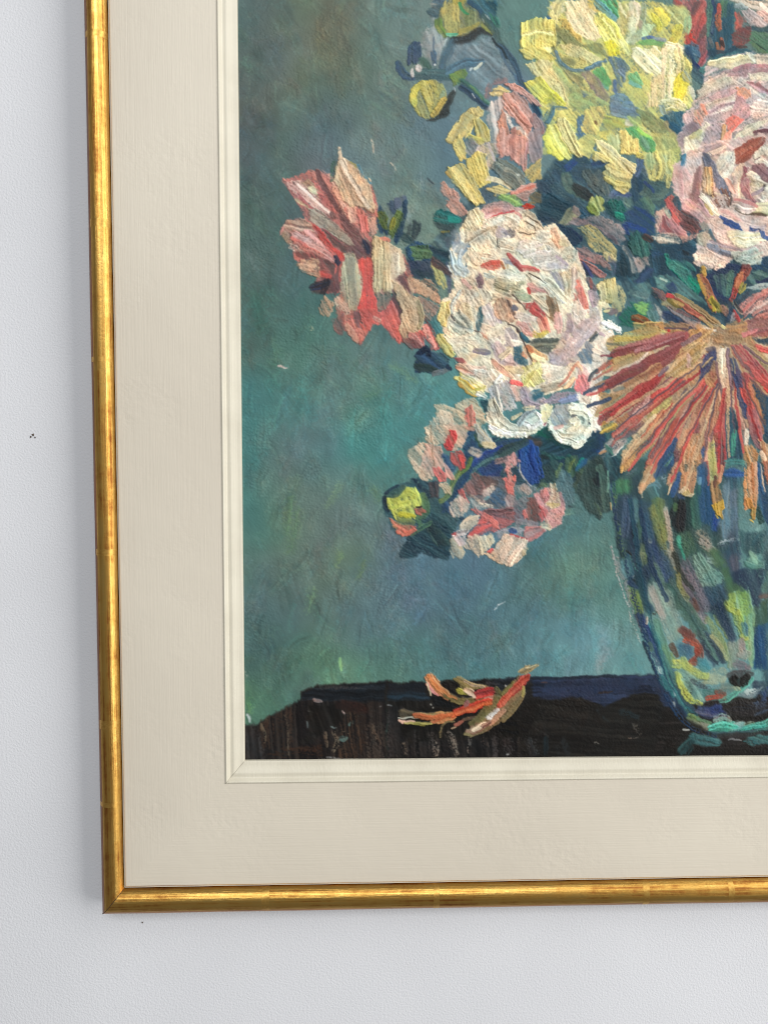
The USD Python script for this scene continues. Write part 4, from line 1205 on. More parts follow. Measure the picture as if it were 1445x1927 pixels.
P2* 6a2c40/803c50 30 1310,560 1400,540 1445,580 1600,560 1600,760 1445,740 1380,650 1310,620
P2* 704050/5a3040 -10 1320,500 1380,480 1420,520 1360,540
S3* f0e8d4/e0d4bc 46 1340,520 1400,510 1440,550
P2* d8d0bc/cfc4ac -60 950,560 1000,460 1120,410 1130,480 1100,620 1020,680 970,640
P2* a07c88/b08c94 -20 860,380 1000,350 1040,400 980,460 880,480 840,430
S3 e0d0b8/d8c0ac 40 880,450 960,430 1040,390
P2* 50586c/5c6478 75 820,480 940,520 960,620 1030,680 1100,780 1090,840 1000,800 940,700 930,600 860,580
S1* 4a5468/40485c 60 860,460 900,510
P3* c89860/d0a870 85 830,640 870,590 920,590 945,740 930,860 830,800 815,720
S3 dcb880/c08c58 50 880,610 890,820
P2~ 5a3a30/7c5444 70 920,760 1080,780 1110,880 1060,960 940,930 880,870
S2~ e0c8a8 40 960,820 1060,860
S2 2c2420 20 1050,690 1095,790 1090,930
P2* e0c4a4/d8b898 80 1090,660 1180,540 1240,560 1200,700 1220,860 1140,960 1110,820
S2 d8a898/e0c0a8 50 1130,680 1140,900
S2* c08068/d8a088 40 1060,690 1120,800
P2* b84858/a03c4c 70 1210,580 1250,590 1240,680 1200,700
P2* 8a4454/a05060 70 1190,700 1270,690 1280,830 1340,900 1340,960 1260,890 1200,800
S2* b04854/c05c64 30 1230,760 1290,880 1340,940
P2* 8a7860/a89878 -10 1290,690 1380,690 1410,760 1340,750 1290,730
P2* c8b498/d8c4a8 10 1290,750 1400,770 1340,830 1300,820
S1 8c7090 34 1310,820 1400,770
S2 3c3430 40 1420,720 1410,790
P3* f0e4cc/e8d8bc 20 1240,640 1290,620 1445,700 1600,760 1600,880 1445,860 1360,900 1380,820 1420,740 1300,680
S2* 6a3848/7c4858 60 1330,580 1440,700
P2* e4d8ac/d8d0a0 -5 1320,900 1445,890 1600,880 1600,980 1445,990 1340,980
S2 7c8048/a8a870 26 1300,1000 1400,1020 1560,1010
S2 5a4838 24 1140,970 1260,1010 1420,1030
P2* d8b4a4/e0c4b0 10 1120,900 1260,890 1330,960 1260,1000 1140,960
S2* d88878/c87870 26 1140,880 1260,900 1340,940
P2* e0c0b0/c8a898 25 940,960 1060,960 1200,1010 1330,1040 1300,1100 1120,1030 980,1020
S2 c8968c 30 1020,980 1180,1060
P1* 90605c/a07070 80 700,860 740,700 800,560 820,620 800,780 830,900 760,920
S1 7c5058 40 780,600 740,820
P2* d8c8c0/d0bcb4 60 660,500 820,430 800,540 740,640 680,660 640,600
S2* 4a7c94/3f7088 44 660,470 635,555
P1* d8b0a8/d0a8a0 60 560,560 640,560 720,660 710,840 620,850 560,800 550,680
S1 e0c4b8/c89c98 60 600,620 620,820
P2* d0a098/c89490 40 620,860 720,880 820,960 900,1080 820,1100 700,1000 640,940
S2 e0b8a8/b88888 50 660,890 800,1000 890,1090
S2* b08080/bc9090 44 800,900 870,1000 940,1060
P3* e8d8bc/dcc8a8 45 800,800 880,860 960,960 1000,1040 920,1030 850,940 810,880
S3 d8b068/c8a060 26 850,930 920,1010
S3 f0e4c8 30 830,860 920,950
P2* e8c8b4/d8b4a4 25 900,1060 1020,1050 1100,1110 1060,1180 1110,1280 1000,1300 930,1180
P3* f0e8c8/e4d8b0 3 1060,1190 1200,1170 1370,1180 1440,1240 1330,1300 1180,1330 1110,1270
S3 f4ecd4/d8cca4 50 1100,1220 1380,1210
P2* 2a4a88/203c74 20 1000,1030 1060,1060 1160,1100 1190,1160 1110,1150 1030,1100
P2* 243f78/2f4a88 10 1270,1125 1350,1130 1420,1120 1410,1170 1280,1165
S2* 2a4884 44 1380,1170 1400,1220 1445,1240
P2* dcb8a4/e8ccb8 10 1200,1080 1445,1060 1600,1060 1600,1200 1445,1190 1280,1120
S2 d87868 26 1370,1280 1390,1340
P2* e4ccb8/d8b8a8 60 1330,1300 1445,1250 1600,1260 1600,1400 1400,1400
P2* 7a8494/5f6c80 25 850,1290 940,1290 1100,1370 1130,1440 980,1390 880,1340
S1* 8c6070/a0808c 20 900,1270 1040,1310 1200,1360
S1 505468 24 980,1360 1120,1430
P2* e4ccb8/d0b8a0 25 740,1400 820,1330 900,1370 1040,1440 1060,1490 960,1540 760,1500
S2 f0dcc4/c8b098 50 780,1420 900,1450 1030,1500
P2* c8b898/b8a888 70 760,1200 860,1170 900,1240 850,1320 780,1300
S1 8a8478 40 840,1110 880,1180
S1* 4f6a74/607880 30 890,1180 950,1270
P2* b0bca8/c0c8b4 -20 1100,1370 1200,1380 1300,1320 1390,1370 1370,1480 1220,1500 1120,1450
S2 d0d4c4/90a090 40 1120,1400 1240,1430 1380,1380
P1* b87470/c88c84 60 380,1060 460,970 490,970 540,1030 600,1100 700,1190 680,1240 540,1220 400,1160
P2* d8b098/c89c88 60 380,1020 480,930 500,960 440,1080 400,1180 380,1120
S2 8a4c4c 24 460,1040 480,1130 560,1220
S2* d89088/b87874 60 520,1060 600,1170 660,1200
P2* c85850/b84c48 60 490,880 530,830 590,880 600,960 560,1000 500,950
P2* d07060/c8584c 50 530,980 600,970 650,1080 600,1110 560,1060
S2 a8a890/c0b8a0 34 490,980 520,1040
P2* 6a4040/784a48 30 600,970 660,980 780,1080 820,1150 740,1200 660,1160 600,1090 640,1080
S2 8c5c58/583438 40 640,1040 780,1140
P2* e8ccb0/dcb89c 15 350,1220 440,1180 560,1210 640,1270 600,1300 420,1290
S2 f0dcc0 40 380,1240 540,1270
P2* b88474/8c5c50 -10 600,1230 700,1220 780,1170 760,1240 640,1280
S1 2a4450 34 590,860 610,960
@ pink_lily petal
T 500 260
P1 c07468/b86860 50 170,400 420,300 640,360 700,180 980,400 1050,640 1050,860 1000,930 1160,990 1300,1100 1440,1445 440,1445 500,1290 290,1150 250,1020 140,860 200,770 380,760
P2* d88c80/d07c74 40 170,385 250,430 400,560 620,690 690,760 640,760 440,620 300,560 210,470
S2 e0a898/f0d0c0 60 220,430 400,560 620,720
P2* e8c0ac/d8a898 42 250,405 340,405 420,500 540,590 640,700 620,720 480,640 330,500
S2 f0d8c8 16 300,440 460,580 600,700
S2 b05858 22 300,520 420,640 520,720
S1 d0b888/c8b080 24 280,560 400,640
P2* b89470/a88868 40 350,420 410,385 500,460 540,520 500,560 430,480
S2 d0c8a0 60 440,480 500,500
P2* c87868/d08878 50 420,320 500,290 600,330 680,480 760,640 820,820 760,770 640,560 540,440 450,380
P2* c87068/b86460 50 460,400 540,470 680,700 640,720 520,600
S1* 6a3c44/7a4850 40 490,310 540,430 640,600 760,760 830,870
P2* d8a890/cc9c88 60 600,330 660,390 760,620 800,780 740,720 640,480
P3* d8c4a0/cbb490 65 640,400 690,170 760,190 880,280 970,390 1000,580 1050,640 1020,700 900,640 780,640 720,540
S3 e0ccb0/c8a888 60 720,220 840,440 960,640
S3 d8bc98/b89c7c 60 800,280 920,460 1000,640
S2 e4d0b0 40 690,110 700,190
S2* 4a6c58/5a7860 44 650,220 620,390
S2 a8a048 20 790,210 840,270
S1 4f8090 24 850,250 980,420
P2* d88c80/cc7c70 75 740,640 900,690 960,740 980,860 920,900 820,860 780,760
P2* e0c0a8/d8b098 80 780,640 840,650 850,800 800,790
P2* cc5c54/d87870 80 880,720 940,740 960,860 900,880
P2* e0b098/d8a48c 85 960,740 1030,740 1050,860 990,910
P2* 805054/743f48 40 690,720 760,780 880,860 900,920 1010,980 1000,1130 890,1140 760,1060 740,1000 840,980 740,880
P2* 8f8878/a8a08c 35 400,660 480,660 600,760 760,900 840,1010 760,990 600,910 520,860 430,760
S2 c0b49c/a09480 60 430,690 620,840 800,980
S1* 7c4c50 50 620,710 650,750
P2* b89078/c49c84 10 140,850 200,775 360,765 430,810 440,860 280,880 160,900
S1 c88478 30 140,900 160,840
P1* a8886c/b89880 60 140,900 240,880 250,1000 170,970
P2* d48878/dc9c90 40 230,880 430,870 560,970 660,1090 640,1160 480,1110 280,1000
S2 e8b4a8/d07c70 80 280,920 460,1010 640,1130
S2 e0c4b0 50 240,1010 340,1070
P2* c85048/d06058 45 430,800 500,850 640,1040 740,1080 700,1140 600,1060 500,940
P1* 6f4448/804c4c 40 520,850 640,920 760,1040 740,1080 640,1010
P2* e0483c/d05048 70 650,1060 740,1080 740,1150 690,1180
P1* 743c40/884c48 60 280,1070 340,1060 480,1110 640,1170 700,1180 680,1300 620,1445 560,1445 520,1290 460,1140 300,1130
S1* c05048/a84844 60 530,1270 600,1300
S1* 983f40/b05850 60 700,1180 680,1340 660,1440
P2* c8a080/b88c70 20 290,1175 400,1130 490,1140 510,1220 510,1300 440,1290 330,1230
S2 d8ac8c 40 330,1200 440,1220
S1* 22283a/2c3446 44 660,1120 690,1170
S1* 22283a/2a3040 60 930,980 960,1070
P2* b8ac8c/a89c7c 82 740,1080 800,1080 880,1160 920,1290 910,1400 880,1445 700,1445 720,1280
S2 c8bc9c/a09474 60 780,1140 830,1400
P2* dc5048/c84840 80 880,1150 1000,1130 1000,1300 980,1445 920,1445 930,1300
P3* ccb080/d4bc90 88 1010,920 1060,920 1180,1000 1200,1200 1190,1445 1000,1445 1000,1200
S3 dcc498/b89c70 60 1070,980 1080,1400
S1 d08068 40 1090,950 1150,970
P2* d8ccac/ccbc9c 80 1170,1000 1270,1040 1310,1240 1240,1300 1190,1400
P2* d8a890/ccb098 70 1200,1200 1300,1260 1280,1340 1320,1445 1190,1445
T 560 430
P1 d4685c/c85c54 80 380,760 560,560 600,290 700,290 700,560 760,760 880,680 940,740 980,940 980,1060 900,1040 820,900 700,890 590,1100 480,1000 400,860
P1* 5a4044/48363f 50 130,560 160,500 290,480 290,540 240,610 160,600
S1* 22243a/2c3044 70 150,550 220,520 280,500
S1 232538 60 270,490 240,600
P1* 7c444c/8a5054 70 300,480 380,420 400,560 340,660 300,580
P2* c09878/b08c70 60 185,740 260,630 340,710 300,830 210,800
P2* bcb090/a89c7c 82 450,260 520,280 590,370 625,500 590,640 540,760 480,770 400,600 410,420
S2 ccc0a0/98907c 60 500,300 530,700
S2 a08c78/88705f 40 430,540 470,740
P1* c07c68/a86c5c 80 350,680 420,600 480,760 540,780 480,860 420,880 360,800
S2~ e0ccac/c0a088 80 380,690 460,780
P1* 744448/844e50 60 350,850 420,810 450,930 420,1000 360,960
P2* cc7c6c/c07064 60 420,880 500,860 600,930 640,980 590,1080 480,1000
S2 d8b090/c89880 50 470,920 560,1060
S1 8a4c54 60 550,800 590,910
P2* e05c50/d44c44 85 590,300 690,300 690,420 700,580 740,680 740,770 640,760 570,750 620,620 620,480
P2* d8685c/cc5c50 60 570,760 740,770 800,820 710,890 680,960 600,920
S2 d89c88 40 720,840 770,860
P3* ccb080/d8bc8c 88 710,60 760,90 860,140 880,560 890,620 740,600 700,560 710,300
S3 e0c894/bc9c6c 60 790,180 790,560
S3 d8c08c 40 740,200 730,540
P2* d8c8a8/ccb898 80 870,150 970,200 1010,380 940,440 960,560 890,580
S2 e4d4b8 50 920,240 930,420
P2* 8f7868/a08874 80 740,600 850,600 880,660 830,740 800,780 760,760
S1 b88878 26 790,580 800,620
S1* 6a3c48/7a4c54 40 900,580 910,630 890,660
P2* d4685c/dc7c70 65 820,760 900,680 960,820 970,940 960,1080 900,1020 820,880
S1* 6f3f4c/7c4858 44 900,670 950,760 980,880
P3* d0b490/c4a480 70 900,480 1000,560 1160,680 1200,820 1160,960 1060,980 1000,1060 960,960 980,760 920,640
S3 dcc4a0/b8a080 70 980,620 1080,760 1090,940
S2 9c946c/a8a07c 50 1130,700 1170,820 1150,920
S2 c8a484/a88468 50 1010,960 1050,1060
P2* b89074/c49c80 30 1050,440 1120,480 1240,480 1320,560 1340,700 1240,660 1160,620 1080,560
S2 c8a484/a88468 60 1110,510 1280,640
P2* a08474/8c7468 40 1140,640 1280,690 1330,740 1240,860 1200,820
P1* 6f4454/7c4c58 60 930,460 980,420 1050,420 1020,500 1090,640 1000,560
P2* b89c7c/c4a888 60 1030,480 1060,440 1100,580 1080,620
P2* d87c70/cc6c64 60 1050,990 1160,970 1180,1090 1100,1060
S2 c88478/e09c90 46 1060,1000 1150,1100
S1 883c40 10 1160,970 1170,1060
P2* d8685f/cc6058 65 1160,960 1220,880 1280,980 1335,1120 1280,1150 1230,1080
S2 e8a090/d07870 40 1190,920 1290,1110
P2* 905050/7c4448 50 990,1040 1060,1040 1160,1110 1060,1130
S1 6a3848 20 1200,850 1250,940
S1~ 9aa890 30 130,920 160,980
@ foliage leaf
T 700 740
P1* 22394a/2c4a5a 50 380,810 430,800 540,840 620,820 640,960 600,1010 520,1000 440,920
P1* 3a3c4c/4a4858 80 550,840 630,820 640,900 620,1000 560,990
P1* 2a4c5c/1f3c50 30 500,1040 640,1000 740,1060 760,1160 900,1180 800,1240 700,1180 560,1200
P1 22404e/2f525c 40 460,1180 640,1180 780,1250 740,1380 720,1445 640,1445 560,1320 470,1300
T 840 800
P1* 2f4e56/3a5c60 40 -240,860 -140,700 0,720 60,830 120,880 80,960 40,1040 20,1110 30,1220 -40,1230 -120,1140 -200,1180
T 700 940
P1* 1f3a48/2c4c56 30 300,440 380,300 500,240 700,260 760,400 720,560 560,540 480,500 360,560 260,540
P1* 283f44/35504f 60 480,240 560,220 740,380 700,440 600,420
T 700 740
P1* 2a5068/345a70 -40 860,470 960,360 1060,560 1000,640 900,700 870,600
P1* 30506f/284464 60 870,520 940,440 1010,560 960,620 890,600
S1* 3a5c40/4a6848 60 990,400 1050,520 1000,570
P1* 30487c/284878 -30 1000,690 1090,700 1160,640 1220,700 1180,800 1080,810
S1* 2f5070/24446a 110 1380,470 1150,530 1010,590 920,680 840,800 740,970 690,1090
S1* 2a4890/2f5080 50 1220,520 1080,560 950,660
S1* 304c4c/3a5854 70 1440,450 1300,520 1180,580
S1 5a8888/487478 30 1180,600 1050,650 960,720 900,830
S1* 5f803c/789848 46 840,730 760,850 700,980 650,1020
S1* 64803c/567440 50 920,620 880,700 820,750
S1 a0b058 14 830,740 740,900 660,1010
S1* 28507c/385c80 50 700,1060 760,1140
@ pink_carnation petal
T 700 740
P2* c8b494/b8a88c 30 590,110 640,100 780,140 840,160 900,320 860,460 760,480 640,300
P2* ccb898/c0ac8c 30 780,100 880,60 960,40 1020,120 1060,200 1060,280 980,330 880,320 800,180
P2* dcc8ac/d0bca0 60 510,320 600,210 660,160 750,200 760,300 800,400 760,480 560,480 510,440
P2* d4b498/c8a890 50 700,300 880,300 900,400 840,520 740,540 680,460
P2* d84c4c/c85c54 86 880,130 940,110 970,200 970,290 920,330 890,270
S2 c08c78 40 900,320 960,340
P2* d04444/c03c3c 60 670,480 740,360 780,360 800,410 740,540 700,530
P2* d8c4a8/c8b498 50 330,540 450,470 530,480 500,560 440,700 420,760 370,640
P2* dcb098/d0a490 60 510,490 640,490 660,600 680,680 620,740 520,800 440,740
P2* d4bca0/c8b094 50 380,640 480,720 560,800 520,825 440,780
S2 887058 10 545,300 570,500 585,680
P1 28466c/305070 60 650,580 740,590 800,680 760,740 700,660
P2* b85c58/a8504c 60 730,560 840,550 880,620 840,710 770,660
S2 c84844 40 840,600 860,690
P2* d87068/cc605c 50 560,710 620,700 690,760 700,830 640,820 590,760
P2* d8847c/dc9488 60 690,660 760,740 770,810 700,780
P2* d8c4a4/ccb494 50 640,860 700,830 740,900 740,950 690,940
S1 c8bca8/a8a098 70 940,540 1010,570
P2* 98a8a4/b0b8b0 65 970,290 1040,310 1120,440 1160,500 1060,520 1010,440
S3 d0c8ac/a8aca8 40 990,300 1080,420 1140,490
P2* d8c490/ccb888 20 1040,460 1150,470 1170,500 1080,530 1040,510
P1 5a6070/6a6878 50 980,780 1220,800 1300,900 1340,1000 1280,1080 1100,1060 900,960 880,880
P1* 7c5c58/8c6864 60 860,890 960,740 1020,780 1140,840 1060,920 1010,960 900,940
S1 5c4c50 50 1050,800 1160,840
P1* d09c98/c89490 80 1260,600 1340,560 1390,640 1300,700 1240,760
S1 8f7078 60 1180,650 1250,620
P1 5a7c70 60 1310,660 1370,700
P2* d87870/cc6c68 80 1220,800 1350,780 1340,970 1280,920 1250,840
S2 e0a898/d88c84 50 1290,720 1300,820
P1* c8b8a8/b8a8a0 50 1040,920 1140,850 1160,890 1100,960 1060,1020
S1 6a98a0 24 1070,1000 1090,970
P1* 4f7088/3c5c78 40 1110,960 1180,890 1260,960 1260,1060 1120,1030
P1* a89090/b4a09c 60 1260,960 1350,960 1340,1060 1260,1080
P2* d84844/c85450 60 810,920 860,900 880,970 910,1030 850,1020 820,970
P2* ccc0ac/c0b4a4 60 740,1040 820,960 900,1010 920,1080 860,1150 770,1160 730,1090
S2 d8c0b0 50 820,1000 840,1100
P1* c4b8a0/a89c90 40 930,960 1030,1010 1010,1030
S2 d0c8b8/a8a8a8 40 1020,1050 1120,1070
P1* 6f9098/80a0a0 50 920,1000 1020,1040 1060,1080 960,1090
P2* 9c6464/8c5454 15 1040,1110 1160,1080 1330,1080 1390,1180 1300,1230 1200,1280 1020,1200
S2 7c4c58/a87070 60 1080,1120 1300,1110
P2* d86460/cc5854 -25 890,1340 1000,1240 1010,1170 1120,1250 1200,1290 1080,1310 960,1380
P2* e85c50/e07064 40 935,1090 970,1080 1060,1130 1180,1200 1200,1280 1130,1230 1000,1150
P2* d0c4ac/c0b49c -25 820,1240 930,1150 1000,1140 1000,1230 900,1300 830,1310
P2* e04048/d83040 40 745,1330 775,1310 810,1340 770,1370
S3 f0e0d8 12 760,1340 775,1345
S2* c8b8b4/d0c4bc 50 810,1320 880,1300
T 840 800
P1 6a7088/7a8090 40 640,720 760,670 760,860 680,960 640,900
P1* 7c5450/8c605c 80 760,690 820,680 900,760 890,870 850,950 770,900
P1 d0a0a0/c89494 60 820,660 940,590 1060,640 1110,790 1080,930 980,960 900,880 880,740
P2* d08c88/c87c78 60 880,640 940,600 960,680 920,720
P2* c05c5c/b85858 60 870,760 950,790 960,850 890,900
P2* d8cca8/e0d8bc 80 970,550 1020,545 1050,670 1060,770 1000,790 950,740
S2 d0c070/d8cc90 40 970,740 1040,750
P2* e85048/e07068 85 720,790 750,780 765,870 735,880
P2* d0a098/c89490 30 960,800 1100,780 1080,920 990,960 930,880
P2* d8ccac/ccc0a0 15 870,910 940,890 990,950 960,990 880,960
P2* dc7c78/d08884 -20 740,960 840,930 930,1000 860,1050 770,1080 730,1010
S2 e08078 40 760,1080 900,1000
S1 9aa4b0/7c8498 50 680,900 840,930
P1 8c98a8/6a7890 0 460,1000 600,960 740,970 700,1030 500,1050
S1 2f4a78 30 600,985 650,990
S2* c83840 20 610,1020 680,1040 750,1070
P2* d0bca0/c4b094 60 180,1060 300,1040 340,1190 300,1240 160,1140
P2* ccc0a0/d4c8a8 70 290,1060 430,1020 460,1090 360,1200 340,1220
P2* d8b8a4/d0b098 40 180,1040 240,1050 240,1100
P3* d8c4ac/ccb49c -60 440,1210 470,1120 560,1020 680,1050 760,1080 740,1200 680,1290 590,1330 500,1300
S3 e4ccb4/c8b098 60 520,1240 600,1080
S3 e0c4ac 60 600,1280 700,1120
P2* d0b494/c0a888 40 360,1210 440,1190 540,1320 480,1290
P2* c8b080 60 720,1180 760,1160 740,1220 700,1250
P2* d85450/c85c5c -30 400,1190 430,1160 445,1180 415,1200
P2* c8bca0/b8ac90 65 30,1080 70,1060 130,1130 170,1190 150,1240 80,1240 40,1170
P2* d0c0b8/c4b4b0 50 80,1060 160,1040 180,1110 120,1120
@ flower_bud sepal
T 700 740
P1* 2a4a54/35565c 30 130,940 230,870 380,830 480,920 520,1040 560,1100 470,1240 400,1340 290,1350 190,1270 120,1130
P2* a8b040/b8c048 65 140,990 220,960 300,900 400,895 460,960 470,1040 400,1080 390,1180 300,1210 220,1180 160,1090
S2 c0c84c/98a43c 60 200,1000 320,940 400,960
S2 c4c850/9ca83c 60 200,1080 340,1030
S2 b8ac10/b0a820 46 270,1140 390,1150
S1 3f5c54/34504c 60 150,950 230,930 290,890
S1* 1c2c3c/24384a 40 120,990 125,1060 150,1110
S1 1c2c3c 24 125,940 160,900 240,865
S1* 5f7c48/4f7048 60 480,960 500,1080 440,1180 450,1230
P2* 9c5444/a8645a 40 400,1080 440,1060 500,1100 450,1140 410,1120
S1 2c2428 16 420,1062 460,1058
P2* b87c58/c87060 40 150,1180 210,1200 300,1240 400,1260 410,1300 330,1350 250,1320 190,1240
S2 d07464/c06050 40 250,1290 330,1330 400,1290
S1 6f8048 60 260,1200 380,1220
S1* 64803c/50704c 24 380,1340 470,1270 550,1210
S1 3a6054/4f7458 40 440,1280 540,1230
@ white_rose petal
T 811 370
P2o e8dcc0/e0d0b0 50 300,280 360,130 440,100 500,160 720,130 900,120 980,190 1060,280 1160,260 1300,430 1360,520 1440,700 1480,900 1600,1000 1640,1300 1560,1500 1300,1800 1000,1880 520,1840 330,1720 160,1330 60,1160 120,960 220,860 160,560 240,360
P3* dcd0a8/d4c49c 60 300,250 360,140 430,105 490,150 500,240 400,330 330,330
P2* c8a498/b89490 -8 495,110 620,60 760,90 860,110 740,150 620,170 540,210 500,160
S2 b88888/d0a8a0 30 520,150 640,130 760,140
S2* c05050/d07068 16 540,210 640,160 780,130
P3* d8ccb4/ccc0a8 -20 490,230 620,180 760,170 860,200 840,260 780,300 690,250 600,290 500,330
S3 e4dcc4/b8b098 44 520,280 640,210 780,190 840,270
S3 b0a890/d8ccb0 24 700,190 770,230 790,300
S2 c87870/d8a090 24 800,150 850,200 860,240
P3* e8d4b0/dcc8a4 30 850,170 900,130 970,170 1050,290 1000,340 900,350 830,320
S3 584838 8 880,180 980,240 1050,290
S3 584838 8 880,230 960,290 990,340
S3 f0e4c8 30 880,200 960,260
S3 4a3c30 8 830,340 930,355 1000,340
P2* b8a8b0/a098a4 30 610,290 680,260 720,340 690,400 620,400
P2* 58546c/66627a 10 670,330 740,300 820,330 790,370 720,380
S2 e8dcc8 24 720,375 740,390
P3* e4d4b4/d8c8a8 55 330,330 500,330 600,300 600,450 480,540 360,480
S3 d0bc9c/e8dcc0 60 360,420 480,340 600,290
P3* e8dcc0/d8ccb0 20 620,400 760,400 840,440 800,520 660,500 610,460
S3 4a3c30 8 615,400 610,450 640,475
S3 d4bc9c 40 640,440 760,490
P3* e4dcc8/d8ccc0 -20 840,430 960,400 1040,460 1000,560 880,580 800,510
S3* f0e8d4 60 900,470 970,490
P3* e0d8c0/d0c8b0 -10 1000,320 1120,340 1140,420 1040,440 980,400
P3* d8b090/cca484 65 1130,290 1180,300 1240,470 1200,480 1150,400
S2* dcd4a8 60 1230,430 1280,450
P2* c0c4b0/b0b4a0 -30 1210,540 1300,470 1370,520 1330,620 1240,580
S3 d8d0bc/c8bca8 60 1100,480 1200,560
P3* e0d4c4/d0c4b8 -15 920,570 1060,500 1180,560 1240,640 1120,700 980,640
S2 b8a4b4/a894a8 26 1180,560 1280,640
S2* d0c4c0/c8b4b8 50 1100,640 1260,660
P1* 6f8a9c/8aa0a8 -60 200,420 300,430 370,470 300,540 230,520
S1 4f5f74/6a7888 60 230,330 250,420
P3* c0ccc8/b0c0c0 70 160,520 220,500 240,620 330,720 300,760 230,720 180,620
S3 d0d8d0/8fa8b0 50 190,520 220,640 300,740
S2* 8aa4ac/a0b4b8 50 280,520 260,620 340,700
S2 d8dcd4 16 160,640 190,700
S2 c8d0d0 16 190,730 220,755
S1 4f6f80 24 350,610 330,650
P3* e4d4b4/d4c0a0 45 340,480 480,540 480,620 420,680 340,640
S3 d8b898/e0ccac 50 380,560 440,640
S3 e8dcc0 50 500,560 590,580
P2* c05c50/a84840 -8 470,650 540,610 640,600 680,640 620,690 540,690
S2* d08878/c87468 24 480,660 600,680
S2* b8703c/c88c58 24 660,620 690,690
S2 d8a868 20 710,620 715,670
S2* b84a44/c46058 34 730,550 780,610 850,660
S2 c0544c/d88c80 50 840,660 920,680 1000,700
S2 8c3838 20 740,610 860,690
P1* 8f98a8 30 680,580 740,600 760,640 700,620
P3* e8e0c4/d8d0b4 30 560,700 740,680 880,720 900,800 760,790 600,780
S3 f0e8d0/d0c8ac 60 640,720 860,760
P2* b0bcb0/a0b0ac 20 500,720 570,710 600,770 520,790
P1* 74485c/805468 65 375,815 430,740 480,725 500,790 470,860 420,860
P3* e0ccac/d4bc9c 50 280,760 400,730 440,880 400,920 300,880
S3 d8a898 40 300,790 360,860
P3* b0aa8c/a49c7c 10 580,860 640,810 760,830 880,800 820,880 760,930 640,910
S3 8f8868/c4bc9c 30 600,840 760,890
S3 d8d0b4/b8b090 40 620,790 780,810
P2* a0a888/90a080 -10 790,900 860,870 960,960 900,980 820,960
P2* c08078/b06c68 25 900,800 1000,820 1090,880 1100,920 1000,900 920,900
S2* b03834 24 910,860 930,910
S2 d09c90 30 920,820 1060,880
P3* e8dcc0/d8c8ac 50 880,720 1020,760 1130,860 1260,960 1220,1000 1120,920 1000,840
S3 f0e8d0/ccbc9c 50 960,770 1120,860 1240,980
S3 4c4034 8 920,720 1020,780 1060,820
S3 d8ccac 44 1080,780 1180,880 1270,960
P2* b8a8b4/a898a8 50 1120,700 1240,720 1280,840 1240,880 1160,780
S2* 9088a0 30 1140,730 1210,850
P3* c8b898/b8a484 80 1220,720 1330,690 1350,800 1310,920 1270,930
S3 dcd0b0/a89878 40 1270,740 1290,900
S2* b0a094/c4b4a4 60 1350,700 1340,840
P2* d08070/c47060 65 1350,860 1400,760 1450,900 1480,1080 1420,1040 1350,1000
S2 d89080/b86860 40 1400,860 1420,1000
P2* 8c6848/7a5c40 75 1080,940 1150,950 1210,1090 1160,1170 1110,1140
S2 5a4838/a08058 40 1110,980 1150,1110
P3* d8c8a8/ccb898 40 940,920 1060,940 1110,1130 1010,1060 940,980
P2* b04440/983c3c 55 870,1000 960,990 1020,1060 1000,1120 940,1100
S2* c05c54/a03c3c 60 960,1060 1060,1150 1080,1200
P2* b85850/c87868 70 1000,1130 1090,1160 1110,1260 1040,1280
S2 d8a088 30 1000,1160 1060,1260
S2* d8b848/c8a840 50 960,1290 1010,1310 1080,1270
P3* c8a488/bc9478 70 580,1060 640,960 720,950 800,1060 810,1150 740,1190 640,1170
S3 d4b494/ac8c74 50 640,980 740,1160
S3 8c7464/d0b090 30 700,960 800,1140
S1* 8c7c94/9c8ca0 36 570,1090 600,1150 650,1180
P3* e0d0b0/d4c0a0 20 590,920 740,900 780,960 640,960 560,1000
S2 d8a888 26 700,950 820,990
S2 4a3a30 14 770,930 860,1030 890,1070
P2* e0a898/d89888 60 790,1180 900,1180 980,1300 900,1300 840,1260
S2 ecc0b0/c88878 50 830,1200 940,1290
S2 d8c4b4 60 820,1120 960,1160
S1 4a5468 40 780,1040 810,1060
S2 3a3038 12 720,1200 800,1240 860,1340 900,1440
S1* 2f5a68/3c6878 40 850,1300 910,1360
P2* 4c5450/585f54 10 920,1360 1000,1340 1180,1330 1230,1370 1130,1445 1100,1500 1010,1440
S1 3c443c/6a6c5c 60 960,1390 1180,1370
P2* c8a888/d08858 30 870,1400 940,1400 1060,1500 900,1500
P3* e0d0b4/ccbca0 60 320,900 500,860 560,920 500,1000 400,1040 330,1000
S3 e8dcc0/ccb898 60 420,900 470,1000
P3* c0c8b8/ccd0bc 80 190,980 280,880 280,900 210,1040 190,1100
S3 d4d8c8/a8b8b0 40 270,900 210,1000 200,1090
P3* e0d4b4/d4c4a0 70 280,1000 420,1040 400,1220 300,1240 240,1120
S3 d8c8a0/e8dcb8 60 320,1020 360,1180
P3* d8c468/d0b860 75 60,1150 100,1000 160,980 170,1100 140,1220 80,1200
S2 e0d488 50 110,1010 100,1180
P3* b8c0ac/ccccb4 50 160,1160 260,1060 380,1180 380,1270 280,1310 180,1260
S2 8f9c98/d8dcc8 34 190,1180 260,1240 380,1250
S2 3c3c48 10 180,1110 220,1170
P1* 2f5a64/28505c 75 420,1220 430,1090 490,1030 500,1060 470,1170 470,1250 430,1260
P2* d8ccc0/ccbcb4 60 490,1040 560,1000 600,1140 640,1190 560,1220 490,1180
S2 a898a8 24 520,1020 580,1130
S2 3c2c28 14 400,1250 470,1290
P3* e0c8ac/d8b89c 40 470,1200 560,1220 560,1290 500,1330 460,1290
S2 b88068 16 470,1290 540,1340
